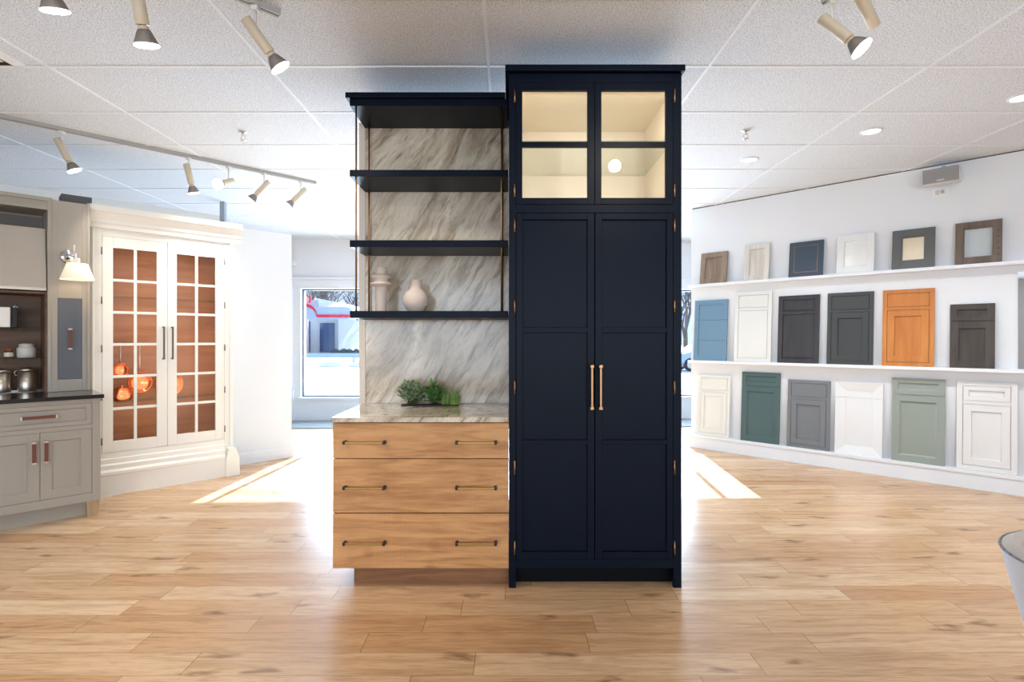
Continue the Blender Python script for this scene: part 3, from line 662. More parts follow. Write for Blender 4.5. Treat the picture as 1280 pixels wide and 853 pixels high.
# box on top
cbx = CU+0.26*R2; ub0, ub1 = uL(75, cbx), uL(113, cbx); p = inL(CU, (ub0+ub1)/2, 0.26)
tag(MB().box(-(ub1-ub0)/2, (ub1-ub0)/2, -0.08, 0.08, 0, 0.085).build('storage_box', paint('dark_grey_box', (84, 84, 84), 0.6), loc=(p.x, p.y, UZ-0.0+0.0005), rotz=PI/4, bevel=0.003), 'flat dark grey box lying on top of the greige unit', 'box')

# ------------------------------------------------------------------ cream glazed cabinet
cr_ = thing('display_cabinet', 'tall cream cabinet with two glazed doors of twelve panes each', 'cabinet', OL(CC), PI/4)
ua, ub = uL(113.2, CC), uL(291, CC); da, dm_, db_ = uL(127.6, CC), uL(209.2, CC), uL(280.5, CC)
DZ0, DZ1 = 0.352, 2.155; CDp = 0.36
m = MB()
m.box(ua, da, 0, 0.024, 0.17, 2.22); m.box(db_, ub, 0, 0.024, 0.17, 2.22); m.box(da, db_, 0, 0.024, DZ1, 2.22); m.box(da, db_, 0, 0.024, 0.17, DZ0)
m.box(ua, ua+0.02, 0.024, CDp, 0.0, 2.22); m.box(ub-0.02, ub, 0.024, CDp, 0, 2.22); m.box(ua+0.02, ub-0.02, 0.024, CDp, 2.20, 2.22); m.box(ua+0.02, ub-0.02, CDp-0.012, CDp, 0, 2.2); m.box(ua+0.02, ub-0.02, 0.024, CDp-0.012, 0.30, 0.34)
m.box(ub-0.03, ub-0.012, -0.012, 0.0, 0.29, 2.22); m.box(ua+0.008, ua+0.022, -0.012, 0.0, 0.29, 2.22)
m.build('carcass', 'cream', cr_, bevel=0.002)
m = MB()   # stepped cornice
prof = [(0.0, 2.215), (-0.022, 2.215), (-0.022, 2.245), (-0.034, 2.262), (-0.034, 2.285), (-0.072, 2.335), (-0.088, 2.345), (-0.088, 2.39), (CDp, 2.39), (CDp, 2.215)]
m.prism(prof, 'x', ua-0.014, ub+0.055); m.build('cornice', 'cream', cr_)
m = MB(); prof = [(0.0, 0.305), (-0.010, 0.300), (-0.012, 0.262), (-0.022, 0.250), (-0.022, 0.215), (-0.036, 0.195), (-0.036, 0.172), (-0.030, 0.165), (-0.030, 0.0), (0.02, 0.0), (0.02, 0.305)]
m.prism(prof, 'x', ua+0.03, ub-0.075); m.build('base_moulding', 'cream', cr_)
for a, b in ((ub-0.075, ub+0.045),):
    m = MB(); m.prism([(a, 0), (b, 0), (b, 0.165), (b-0.03, 0.245), (b-0.035, 0.265), (a+0.025, 0.265), (a+0.02, 0.245), (a, 0.165)], 'y', -0.055, 0.03); m.build('plinth_block', 'cream', cr_, bevel=0.003)
m = MB(); a, b = ua, ua+0.03; m.box(a, b, -0.04, 0.03, 0, 0.25); m.build('plinth_block', 'cream', cr_, bevel=0.003)
m = MB(); li, lo = ua+0.021, ub-0.021
m.box(li, lo, CDp-0.024, CDp-0.013, 0.341, 2.199); m.box(li, li+0.006, 0.026, CDp-0.024, 0.341, 2.199); m.box(lo-0.006, lo, 0.026, CDp-0.024, 0.341, 2.199)
m.build('interior_panel', 'cherry', cr_)
MB().box(li+0.007, lo-0.007, 0.06, CDp-0.03, 0.755, 0.763).build('glass_shelf', 'gshelf', cr_)
MB().box(li+0.007, lo-0.007, 0.06, CDp-0.03, 1.66, 1.668).build('glass_shelf', 'gshelf', cr_)
RZ = 1.262; RY = 0.2
MB().tube((li+0.006, RY, RZ), (lo-0.006, RY, RZ), 0.005).build('hanging_rail', 'steel', cr_)
for z in (0.9, 1.7): light('cabinet_glow', 'AREA', ((li+lo)/2, 0.05, z), 1.5, (1, 0.86, 0.72), (PI/2, 0, 0), parent=cr_, shape='RECTANGLE', size=0.8, size_y=0.6)
for s, (a, b, g0, g1) in enumerate(((da, dm_, uL(141.3, CC), uL(196.1, CC)), (dm_, db_, uL(221, CC), uL(269.5, CC)))):
    m = MB(); a += 0.0015; b -= 0.0015; z0, z1 = DZ0+0.0015, DZ1-0.0015; gz0, gz1 = 0.445, 2.063
    m.box(a, g0, -0.001, 0.022, z0, z1); m.box(g1, b, -0.001, 0.022, z0, z1); m.box(g0, g1, -0.001, 0.022, z0, gz0); m.box(g0, g1, -0.001, 0.022, gz1, z1)
    gm = (g0+g1)/2; m.box(gm-0.011, gm+0.011, 0.001, 0.02, gz0, gz1)
    for i in range(1, 6):
        z = gz0+(gz1-gz0)*i/6
        m.box(g0, gm-0.011, 0.001, 0.02, z-0.011, z+0.011); m.box(gm+0.011, g1, 0.001, 0.02, z-0.011, z+0.011)
    d = m.build('door', 'cream', cr_, bevel=0.0015)
    MB().box(g0, g1, 0.009, 0.012, gz0, gz1).build('glass_pane', 'pane', d)
    hx_ = b-0.032 if s == 0 else a+0.032
    h = MB(); h.box(hx_-0.007, hx_+0.007, -0.042, -0.03, 1.12, 1.41)
    for z in (1.12, 1.396): h.box(hx_-0.007, hx_+0.007, -0.04, 0, z, z+0.014)
    h.build('handle', 'pewter', d, bevel=0.002)
    for z in (2.03, 1.62, 1.22, 0.82, 0.45):
        e = a-0.004 if s == 0 else b+0.004
        MB().tube((e, -0.004, z-0.03), (e, -0.004, z+0.03), 0.005, seg=8).build('hinge', 'pewter', d)
# copper pans hanging from the rail
def pan(x, yc, rad, label):
    c = CC+RY*R2; u = uL(x, c); D = DL(x, c); zc = CAMZ+(CY-yc)*D/F; p = inL(CC, u, RY-0.02)
    r = thing('copper_pan', label, 'pan', (p.x, p.y, zc), PI/4, 'copper pans hanging in the cream cabinet')
    Mp = Matrix.Rotation(PI/2, 4, 'X')
    MB().lathe([(rad*0.9, -0.028), (rad, -0.02), (rad*1.02, 0.03), (rad, 0.03), (rad*0.95, -0.012), (0.001, -0.016)], 40, Mp).build('pan_bowl', 'copper', r)
    top = RZ-zc+0.0
    h = MB(); h.path([(0, 0.005, rad*0.98), (0, 0.002, top-0.02)], 0.006); h.path([(0, 0.002, top-0.02), (0, 0.014, top+0.004), (0, 0.02, top+0.012), (0, 0.028, top)], 0.004)
    h.build('handle', 'steel', r)
pan(150, 463, 0.062, 'smaller copper pan with steel handle behind the left glazed door')
pan(174, 478, 0.088, 'larger copper pan behind the muntin of the left glazed door')
pan(210.5, 480, 0.107, 'copper pan half hidden by the middle stiles of the glazed doors')
c = CC+0.15*R2; u = uL(152, c); p = inL(CC, u, 0.15)
r = thing('copper_pot', 'rounded copper pot on the glass shelf below the hanging pans', 'pot', (p.x, p.y, 0.7632), PI/4)
MB().lathe([(0.04,0),(0.07,0.008),(0.082,0.035),(0.078,0.065),(0.06,0.085),(0.066,0.095),(0.064,0.10),(0.055,0.085),(0.05,0.01),(0.001,0.008)], 40).build('body', 'copper', r)
MB().lathe([(0.062,0.098),(0.05,0.112),(0.012,0.122),(0.012,0.135),(0.001,0.138)], 32).build('lid', 'copper', r)

# pole behind the cabinet
pp = px(298, 424, 5.95)
tag(MB().box(-0.028, 0.028, -0.028, 0.028, 0, CEIL-0.001).build('support_post', paint('grey_post', (150, 156, 162), 0.5), loc=(pp.x-0.35, 6.3, 0), bevel=0.003), 'thin grey metal post rising to the ceiling behind the cream cabinet', 'post')

# ------------------------------------------------------------------ sample doors on the right wall
T = 0.02
def P_(name, rgb, r=0.45): return paint(name, rgb, r)
def sample(name, z, bl, br, tl, spec, mat, label, extra=None, foot=0.075):
    """bl/br: bottom pixel columns, tl: (x, y) of the top-left corner"""
    cb = CW-foot*R2; ct = CW-0.024*R2
    u0_, u1_ = uR(bl, cb), uR(br, cb); Dt = DR(tl[0], ct); zt = CAMZ+(CY-tl[1])*Dt/F
    h = zt-z; w_ = u1_-u0_; ang = -math.atan2(foot-0.024, h); H = math.hypot(h, foot-0.024)
    mid = (u0_+u1_)/2; O = OR(CW)
    n = foot+0.0
    r = thing(name, label, 'door sample', (O[0]+mid/R2-n/R2, O[1]-mid/R2-n/R2, z+0.0006+T*math.sin(-ang)), -PI/4)
    r.rotation_mode = 'XYZ'; r.rotation_euler = (ang, 0, -PI/4)
    spec(r, w_, H, mat)
    return r

def s_frame(w=0.055, d=0.009, bead=0.0, raised=0.0):
    def f(r, W_, H, mat):
        m = MB(); frame_panel(m, -W_/2, W_/2, 0, H, w, 0, 0.013, T, raised, bead); m.build('door_front', mat, r, bevel=0.001)
    return f
def s_glass(w, gmat, gname='glass_pane', carve=False):
    def f(r, W_, H, mat):
        m = MB(); a = W_/2
        m.box(-a, -a+w, 0, T, 0, H); m.box(a-w, a, 0, T, 0, H); m.box(-a+w, a-w, 0, T, 0, w); m.box(-a+w, a-w, 0, T, H-w, H)
        q = 0.006
        m.box(-a+w, -a+w+q, 0.005, T, w, H-w); m.box(a-w-q, a-w, 0.005, T, w, H-w); m.box(-a+w+q, a-w-q, 0.005, T, w, w+q); m.box(-a+w+q, a-w-q, 0.005, T, H-w-q, H-w)
        o = m.build('frame', mat, r, bevel=0.001)
        MB().box(-a+w+q, a-w-q, 0.010, 0.014, w+q, H-w-q).build(gname, gmat, r)
        if carve:
            cm = MB()
            for i in range(5): cm.lathe([(0.0055, 0), (0.004, 0.004), (0.001, 0.005)], 10, Matrix.Translation((a-w*0.45, -0.0005, H*0.18+i*H*0.14)) @ Matrix.Rotation(PI/2, 4, 'X'))
            cm.build('carved_studs', P_('dark_stud', (56, 42, 34)), r)
    return f
def s_inlay(r, W_, H, mat):
    MB().box(-W_/2, W_/2, 0, T, 0, H).build('panel', mat, r, bevel=0.001)
    m = MB(); a, b, c0, c1, t_ = -W_/2+0.05, W_/2-0.05, 0.045, H-0.045, 0.004
    m.box(a, b, -0.0012, 0.001, c0, c0+t_); m.box(a, b, -0.0012, 0.001, c1-t_, c1); m.box(a, a+t_, -0.0012, 0.001, c0+t_, c1-t_); m.box(b-t_, b, -0.0012, 0.001, c0+t_, c1-t_)
    m.build('brass_inlay', 'brass', r)
def s_drawers(r, W_, H, mat):
    a = W_/2; gap = 0.003; h3 = (H-2*gap)/3
    for i in range(3):
        z0 = i*(h3+gap); m = MB(); w = 0.055
        m.box(-a, -a+w, 0, T, z0, z0+h3); m.box(a-w, a, 0, T, z0, z0+h3); x0, x1 = -a+w, a-w
        lo = z0+(w if i == 0 else 0); hi = z0+h3-(w if i == 2 else 0)
        if i == 0: m.box(x0, x1, 0, T, z0, lo)
        if i == 2: m.box(x0, x1, 0, T, hi, z0+h3)
        m.box(x0, x1, 0.007, T, lo, hi); m.build('drawer_front', mat, r, bevel=0.0012)
    MB().box(-a+0.003, a-0.003, T-0.004, T+0.004, 0.003, H-0.003).build('backing_board', mat, r)
def s_inset(fw=0.036, dh=0.17, drawer='flat', door='shaker', dw=0.05):
    def f(r, W_, H, mat):
        a = W_/2; m = MB(); zr = H*(1-dh)-fw*1.5
        zd0 = H-fw-dh*H
        m.box(-a, -a+fw, 0, T, 0, H); m.box(a-fw, a, 0, T, 0, H); m.box(-a+fw, a-fw, 0, T, 0, fw); m.box(-a+fw, a-fw, 0, T, H-fw, H); m.box(-a+fw, a-fw, 0, T, zd0-fw*0.75, zd0)
        m.box(-a+fw, a-fw, T-0.004, T, fw, H-fw)
        m.build('face_frame', mat, r, bevel=0.001)
        g = 0.0035
        def sub(name, z0, z1, kind):
            q = MB(); x0, x1 = -a+fw+g, a-fw-g
            if kind == 'flat': q.box(x0, x1, 0.0, T-0.004, z0, z1)
            elif kind == 'field':
                q.box(x0, x1, 0.006, T-0.004, z0, z1); q.frustum(x0+0.002, x1-0.002, z0+0.002, z1-0.002, 0.006, 0.0, 0.012)
            elif kind == 'shaker': frame_panel(q, x0, x1, z0, z1, min(dw, (z1-z0)*0.3), 0.0, 0.0125, T-0.004, bead=0.004)
            elif kind == 'raised': frame_panel(q, x0, x1, z0, z1, dw, 0.0, 0.009, T-0.004, raised=0.028)
            q.build(name, mat, r, bevel=0.0009)
        sub('drawer_front', zd0+g, H-fw-g, drawer); sub('door_front', fw+g, zd0-fw*0.75-g, door)
    return f
def s_overlay(dh=0.24, w=0.05, bead=0.0, raised=0.0, dw=None):
    def f(r, W_, H, mat):
        a = W_/2; z = H*(1-dh)
        m = MB(); frame_panel(m, -a, a, z+0.002, H, dw or w*0.75, 0, 0.013, T, bead=bead, raised=0); m.build('drawer_front', mat, r, bevel=0.001)
        m = MB(); frame_panel(m, -a, a, 0, z-0.002, w, 0, 0.013, T, bead=bead, raised=raised); m.build('door_front', mat, r, bevel=0.001)
        MB().box(-a+0.004, a-0.004, T, T+0.004, 0.004, H-0.004).build('backing_board', mat, r)
    return f
def s_mitred(r, W_, H, mat):
    a = W_/2; w = 0.085; z = H*0.785; d = 0.022; T = 0.027
    def slope(m, x0, x1, z0, z1, top, bot):
        ix0, ix1 = x0+w, x1-w; iz0 = z0+(w if bot else 0); iz1 = z1-(w if top else 0)
        m.box(x0, x1, d, T, z0, z1)
        m.hexa([(x0,d,z0),(ix0,d,iz0),(ix0,d,iz1),(x0,d,z1),(x0,0,z0),(ix0,d-0.002,iz0),(ix0,d-0.002,iz1),(x0,0,z1)])
        m.hexa([(x1,d,z0),(ix1,d,iz0),(ix1,d,iz1),(x1,d,z1),(x1,0,z0),(ix1,d-0.002,iz0),(ix1,d-0.002,iz1),(x1,0,z1)])
        if top: m.hexa([(x0,d,z1),(ix0,d,iz1),(ix1,d,iz1),(x1,d,z1),(x0,0,z1),(ix0,d-0.002,iz1),(ix1,d-0.002,iz1),(x1,0,z1)])
        if bot: m.hexa([(x0,d,z0),(ix0,d,iz0),(ix1,d,iz0),(x1,d,z0),(x0,0,z0),(ix0,d-0.002,iz0),(ix1,d-0.002,iz0),(x1,0,z0)])
    m = MB(); slope(m, -a, a, z+0.0015, H, True, False); m.build('drawer_front', mat, r)
    m = MB(); slope(m, -a, a, 0, z-0.0015, False, True); m.build('door_front', mat, r)
frosted = paint('frosted_panel', (236, 236, 232), 0.25, 0.6, 90, metallic=0.35); gold_glass = paint('mottled_gold_glass', (226, 212, 186), 0.3, 0.9, 70, metallic=0.3)
clear_s = glass('sample_glass', (0.97, 0.985, 0.98), 0.02)
wtaupe = wood('taupe_oak', (118, 98, 82), (150, 130, 112), 'Z', 0.6); wpale = wood('pale_limed_oak', (196, 188, 176), (222, 216, 206), 'Z', 0.6)
wbrown = wood('weathered_brown', (88, 74, 64), (118, 102, 90), 'Z', 0.6); worange = wood('honey_oak', (178, 106, 46), (200, 130, 66), 'Z', 0.45)
wdark = wood('smoked_oak', (50, 44, 40), (74, 66, 60), 'Z', 0.6); wchar = wood('charcoal_oak', (38, 38, 41), (54, 53, 57), 'Z', 0.55)
sample('door_sample', Z1, 874.3, 907.5, (877.2, 317.8), s_frame(0.058), wtaupe, 'small square taupe oak door sample at left end of top ledge')
sample('door_sample', Z1, 929.2, 960.2, (930.3, 307.6), s_frame(0.055), wpale, 'small pale limed oak door sample, second on the top ledge')
sample('door_sample', Z1, 985.3, 1028, (988.7, 304.5), s_inlay, P_('ink_blue', (56, 72, 88)), 'small dark blue door sample with thin brass inlay line')
sample('door_sample', Z1, 1045.2, 1092, (1046.8, 296.3), s_glass(0.062, frosted, 'frosted_pane'), P_('sample_white', (234, 234, 232)), 'small white framed door sample with frosted pane on top ledge')
sample('door_sample', Z1, 1114.3, 1168.2, (1115.2, 289.8), s_glass(0.075, gold_glass, 'mottled_pane'), P_('dark_warm_grey', (96, 98, 96)), 'small dark grey door sample with mottled gold pane')
sample('door_sample', Z1, 1193.5, 1252.6, (1193.5, 280.4), s_glass(0.056, clear_s, 'glass_pane', True), wbrown, 'brown wooden frame sample with clear glass at right of top ledge')
sample('door_sample', Z2, 866.4, 907.5, (870.3, 376.4), s_drawers, P_('dusty_blue', (106, 140, 164)), 'dusty blue three-drawer sample on the middle ledge')
sample('door_sample', Z2, 917, 963.2, (922, 366), s_inset(0.04, 0.18, 'flat', 'flat'), P_('warm_white', (220, 220, 215)), 'tall white flat-panel door sample on the middle ledge')
sample('door_sample', Z2, 971.3, 1022.9, (974, 370.8), s_inset(0.046, 0.17, 'field', 'field'), wchar, 'charcoal black door sample between the white and dark grey ones, middle ledge')
sample('door_sample', Z2, 1032.9, 1090.9, (1035.6, 367.2), s_inset(0.036, 0.19, 'flat', 'shaker', 0.055), P_('graphite', (62, 65, 65)), 'graphite grey door sample with inner frame left of the orange one')
sample('door_sample', Z2, 1102.2, 1167.4, (1103.7, 363.6), s_inset(0.036, 0.18, 'flat', 'shaker', 0.055), worange, 'honey orange oak door sample on the middle ledge')
sample('door_sample', Z2, 1186.8, 1243.4, (1187.8, 381.2), s_overlay(0.27, 0.062, dw=0.05), wdark, 'short smoked brown oak door sample at right of middle ledge')
sample('door_sample', Z3, 871, 911, (873.4, 468.4), s_inset(0.034, 0.2, 'flat', 'raised', 0.04), P_('cream_white', (222, 220, 212)), 'cream door sample with raised panel at left end of lowest ledge')
sample('door_sample', Z3, 925.4, 973.3, (928.2, 465), s_overlay(0.20, 0.058, bead=0.012, dw=0.042), P_('forest_green', (70, 94, 94)), 'dark forest green door sample on the lowest ledge')
sample('door_sample', Z3, 983, 1036.3, (986.5, 474.5), s_inset(0.034, 0.2, 'flat', 'shaker', 0.052), P_('mid_grey', (116, 119, 122)), 'mid grey door sample beside the dark green one, lowest ledge')
sample('door_sample', Z3, 1042.9, 1102.6, (1047.7, 477.5), s_mitred, P_('bright_white', (228, 228, 227)), 'white door sample with wide sloping mitred frame')
sample('door_sample', Z3, 1114, 1180.7, (1115, 472.4), s_overlay(0.20, 0.058, bead=0.014, dw=0.042), P_('sage_green', (148, 156, 146)), 'sage green door sample on the lowest ledge')
sample('door_sample', Z3, 1195.3, 1271.8, (1196, 476), s_inset(0.040, 0.17, 'shaker', 'shaker', 0.055), P_('soft_white', (226, 224, 221)), 'large white shaker door sample at right end of lowest ledge')
# mirror on the middle ledge at the frame edge
um = uR(1272.5, CW-0.02)
mr = thing('leaning_mirror', 'mirror panel on the middle ledge at the right edge of the photo', 'mirror', (OR(CW)[0], OR(CW)[1], 0), -PI/4)
MB().box(um, um+0.6, -0.018, -0.012, Z2+0.004, 1.865).build('mirror_glass', 'mirror', mr); MB().box(um-0.006, um+0.606, -0.012, -0.001, Z2+0.001, 1.87).build('backing', 'trimw', mr)

# speaker on the wall
cs = CW-0.16*R2*1.0
u0_, u1_ = uR(1152.5, cs), uR(1199.8, cs); zt = CAMZ+(CY-209.5)*DR(1176, cs)/F; zb = CAMZ+(CY-228.5)*DR(1176, cs)/F
sp = thing('wall_speaker', 'grey rectangular loudspeaker bracketed high on the angled white wall', 'speaker', (OR(CW)[0], OR(CW)[1], 0), -PI/4)
MB().box(u0_, u1_, -0.16, -0.05, zb, zt).build('cabinet', P_('speaker_white', (214, 214, 214)), sp, bevel=0.01)
MB().box(u0_+0.004, u1_-0.004, -0.168, -0.158, zb+0.004, zt-0.004).build('grille', paint('grey_grille', (150, 148, 146), 0.7, 0.6, 400), sp, bevel=0.006)
um_ = (u0_+u1_)/2
MB().box(um_-0.026, um_+0.026, -0.171, -0.166, zb+0.018, zb+0.03).build('badge', 'whitecer', sp, bevel=0.002)
m = MB(); m.box(um_-0.02, um_+0.02, -0.05, -0.001, (zb+zt)/2-0.03, (zb+zt)/2+0.03); m.box(um_+0.0, um_+0.03, -0.12, -0.08, zt, zt+0.022); m.box(um_+0.0, um_+0.03, -0.08, -0.001, zt+0.014, zt+0.022); m.build('bracket', P_('bracket_blue_grey', (150, 176, 190)), sp)
cw2 = CW-0.005
u0_, u1_ = uR(1165.5, cw2), uR(1186, cw2); D_ = DR(1176, cw2); z0, z1 = CAMZ+(CY-246.5)*D_/F, CAMZ+(CY-234.5)*D_/F
ot = thing('wall_outlet', 'white wall outlet plate just below the loudspeaker', 'outlet', (OR(CW)[0], OR(CW)[1], 0), -PI/4)
MB().box(u0_, u1_, -0.006, -0.0005, z0, z1).build('plate', P_('plate_white', (240, 240, 238)), ot, bevel=0.002)
MB().box(u1_-0.055, u1_-0.03, -0.03, -0.006, (z0+z1)/2-0.014, (z0+z1)/2+0.014).build('plug', P_('plug_grey', (176, 176, 178)), ot, bevel=0.003)
MB().box(u0_+0.02, u0_+0.05, -0.0085, -0.006, (z0+z1)/2-0.02, (z0+z1)/2+0.02).build('socket', 'whitecer', ot)

# ------------------------------------------------------------------ ceiling fittings
def downlight(x, y, label):
    D = (CEIL-CAMZ)*F/(CY-y); r = thing('downlight', label, 'ceiling light', ((x-CX)*D/F, D, CEIL), 0, 'round recessed downlights')
    MB().lathe([(0.072, 0.001), (0.074, -0.006), (0.062, -0.008), (0.058, -0.002), (0.058, 0.001)], 36, cap=False).build('trim_ring', 'trimw', r)
    MB().lathe([(0.0575, -0.003), (0.0575, -0.001)], 36).build('lens', 'down', r)
    light('downlight_beam', 'SPOT', (0, 0, -0.02), 62, (0.95, 0.97, 1.0), parent=r, spot_size=2.3, spot_blend=0.8, shadow_soft_size=0.06)
downlight(1089, 164, 'round recessed downlight, middle one of the three nearest the display wall')
downlight(937, 199.5, 'round recessed downlight beside the sprinkler, nearest the navy cabinet')
downlight(1277, 122, 'round recessed downlight at the right edge of the photo')
def sprinkler(x, y, label):
    D = (CEIL-CAMZ)*F/(CY-y); r = thing('sprinkler', label, 'sprinkler', ((x-CX)*D/F, D, CEIL), 0)
    MB().lathe([(0.032, 0), (0.030, -0.006), (0.014, -0.012)], 28).build('escutcheon', 'chrome', r)
    MB().lathe([(0.010, -0.010), (0.010, -0.03)], 16).build('body', 'chrome', r)
    m = MB(); m.path([(0.009, 0, -0.03), (0.018, 0, -0.045), (0.004, 0, -0.065)], 0.003); m.path([(-0.009, 0, -0.03), (-0.018, 0, -0.045), (-0.004, 0, -0.065)], 0.003); m.build('frame_arms', 'chrome', r)
    MB().lathe([(0.022, -0.065), (0.022, -0.068), (0.006, -0.07)], 20).build('deflector', 'chrome', r)
sprinkler(304, 165, 'small chrome ceiling sprinkler left of the dark shelf unit')
sprinkler(932, 163, 'small chrome ceiling sprinkler right of the navy cabinet')
# vent
vt = thing('ceiling_vent', 'square ceiling air diffuser at the upper left corner', 'vent', (-3.10, 2.86, CEIL))
m = MB(); a = 0.305
for q, zz in ((a, 0), (a-0.075, -0.012), (a-0.15, -0.02)):
    w_ = 0.045
    m.hexa([(-q,-q,zz),(q,-q,zz),(q-w_,-q+w_,zz-0.02),(-q+w_,-q+w_,zz-0.02),(-q,-q,zz+0.004),(q,-q,zz+0.004),(q-w_,-q+w_,zz-0.016),(-q+w_,-q+w_,zz-0.016)])
    m.hexa([(-q,q,zz),(q,q,zz),(q-w_,q-w_,zz-0.02),(-q+w_,q-w_,zz-0.02),(-q,q,zz+0.004),(q,q,zz+0.004),(q-w_,q-w_,zz-0.016),(-q+w_,q-w_,zz-0.016)])
    m.hexa([(-q,-q,zz),(-q,q,zz),(-q+w_,q-w_,zz-0.02),(-q+w_,-q+w_,zz-0.02),(-q,-q,zz+0.004),(-q,q,zz+0.004),(-q+w_,q-w_,zz-0.016),(-q+w_,-q+w_,zz-0.016)])
    m.hexa([(q,-q,zz),(q,q,zz),(q-w_,q-w_,zz-0.02),(q-w_,-q+w_,zz-0.02),(q,-q,zz+0.004),(q,q,zz+0.004),(q-w_,q-w_,zz-0.016),(q-w_,-q+w_,zz-0.016)])
m.build('louvre', 'lamp_white', vt)
MB().box(-0.3, 0.3, -0.3, 0.3, -0.001, 0.0).build('duct_face', P_('duct_grey', (120, 104, 92)), vt)

def rail(name, p0, p1, label, h=0.026, mat='track'):
    p0 = Vector(p0); p1 = Vector(p1); d = p1-p0; r = thing(name, label, 'light track', (p0.x, p0.y, CEIL), math.atan2(d.y, d.x)); l = d.length
    m = MB(); m.box(0, l, -0.020, -0.006, -h, 0); m.box(0, l, 0.006, 0.020, -h, 0); m.box(0, l, -0.006, 0.006, -h*0.45, 0); m.build('rail', mat, r)
    MB().box(l, l+0.008, -0.021, 0.021, -h-0.001, 0).build('end_cap', 'lamp_white', r)
    MB().box(-0.008, 0, -0.021, 0.021, -h-0.001, 0).build('end_cap', 'lamp_white', r)
TZ = CEIL-0.026
def atrail(x, c):   # point at pixel column x on line X - Y = -c
    D = DL(x, c); return Vector(((x-CX)*D/F, D, TZ))
C1 = 7.43; e1 = atrail(394, C1)
rail('track_rail', (e1.x-2.6, e1.y-2.6), (e1.x, e1.y), 'long white light track over the cream cabinet')
C2 = 3.738; e2 = atrail(349, C2)
rail('track_rail', (e2.x-1.0, e2.y-1.0), (e2.x, e2.y), 'short white light track end at upper left, holding three near spotlights')
C3 = 10.75; e3 = atrail(278, C3)
rail('track_rail', (e3.x-1.55, e3.y-1.55), (e3.x, e3.y), 'distant light track seen above the cabinet tops at left', 0.075, 'lamp_white')
e4 = Vector((1.486, 2.50, TZ))
rail('track_rail', (e4.x-0.03, e4.y+0.03), (e4.x+1.2, e4.y-1.2), 'light track at the top right, mostly above the photo')
def spot(p, d, label, stem=0.10, energy=28, kind='beige', off=(0, 0)):
    r = thing('track_spotlight', label, 'spotlight', p, 0, 'track spotlights with finned lamps'); d = Vector(d).normalized()
    mt = 'lamp_beige'
    MB().box(-0.017, 0.017, -0.017, 0.017, -0.022, 0).build('adapter', 'lamp_white', r, bevel=0.003)
    pv = Vector((0.0, 0, -0.022-stem))
    MB().tube((0, 0, -0.022), pv, 0.006).build('stem', 'lamp_white', r)
    side = d.cross(Vector((0, 0, 1))); side = side.normalized() if side.length > 0.1 else Vector((1, 0, 0))
    c = pv + side*0.0 + d*0.03
    M_ = Matrix.Translation(c) @ d.to_track_quat('Z', 'Y').to_matrix().to_4x4()
    can = MB().lathe([(0.02, -0.098), (0.025, -0.096), (0.0255, 0.07), (0.024, 0.073), (0.012, 0.073)], 28, M_).build('lamp_body', mt, r)
    MB().tube(pv+Vector((0, 0, 0.004)), pv-Vector((0, 0, 0.004)), 0.009).build('joint', mt, r)
    b = MB().lathe([(0.014, 0.074), (0.019, 0.078), (0.022, 0.09)], 24, M_).build('bulb_neck', 'lamp_beige', r)
    b = MB().lathe([(0.023, 0.09), (0.030, 0.104), (0.045, 0.140), (0.047, 0.146)], 48, M_, rmod=lambda i: 1.0 if i % 2 else 0.80).build('bulb_fins', 'heat', r)
    MB().lathe([(0.047, 0.146), (0.0475, 0.151), (0.042, 0.154), (0.02, 0.156), (0.0005, 0.1565)], 32, M_).build('bulb_lens', 'lens', r)
    lo = light('spot_beam', 'SPOT', tuple(c+d*0.17), energy, (1, 0.93, 0.83), parent=r, spot_size=1.5, spot_blend=0.9, shadow_soft_size=0.045)
    lo.rotation_euler = d.to_track_quat('-Z', 'Y').to_euler()
    return r
spot(atrail(77, C1), (0.38, 0.28, -1), 'beige spotlight pointing down, leftmost on the long track')
spot(atrail(235.5, C1), (0.12, 0.26, -1), 'beige spotlight pointing straight down, second on the long track')
spot(atrail(285.5, C1), (-0.05, -1.0, -0.42), 'spotlight turned to the camera, a round glare on the long track', stem=0.12)
spot(atrail(330, C1), (-0.62, -0.2, -0.8), 'tilted spotlight second from the right end of the long track')
spot(atrail(376, C1), (-0.66, -0.35, -0.85), 'tilted spotlight at the right end of the long track')
spot(atrail(319, C2), (0.58, 0.30, -0.84), 'near tilted spotlight at the end of the short track')
spot(atrail(172, C2)-Vector((0, 0, 0)), (0.02, 0.30, -1), 'near beige spotlight pointing straight down at the top left', stem=0.14)
spot(atrail(52, C2), (0.0, 0.36, -1), 'near spotlight cut off by the top edge at far left', stem=0.12)
spot(e4+Vector((0.0, 0.0, 0)), (0.52, -0.36, -0.76), 'tilted beige spotlight at the top right of the ceiling')
spot(e4+Vector((0.10, -0.10, 0)), (-0.62, -0.35, 0.62), 'second spotlight at top right, mostly above the photo', energy=10)
# lamp facing the navy cabinet (seen as a round reflection in its glass)
lp = Vector((0.84, 1.33, TZ)); spot(lp, (-0.12, 0.9, -0.38), 'spotlight above the photo aimed at the navy cabinet, mirrored in its glass', energy=30, stem=0.13)
rail('track_rail', (0.2, 1.33), (1.1, 1.33), 'light track above the photo in front of the navy cabinet')
for i_, (x_, y_) in enumerate(((-2.2, -2.2), (0.2, -2.6), (2.4, -2.0), (-2.6, 1.6), (-1.0, -0.5), (3.6, 0.4))):
    light('rear_fill_spot', 'SPOT', (x_, y_, CEIL-0.02), 55, (0.95, 0.97, 1.0), spot_size=2.6, spot_blend=0.9, shadow_soft_size=0.08)  # unseen spots without fittings, added for general light

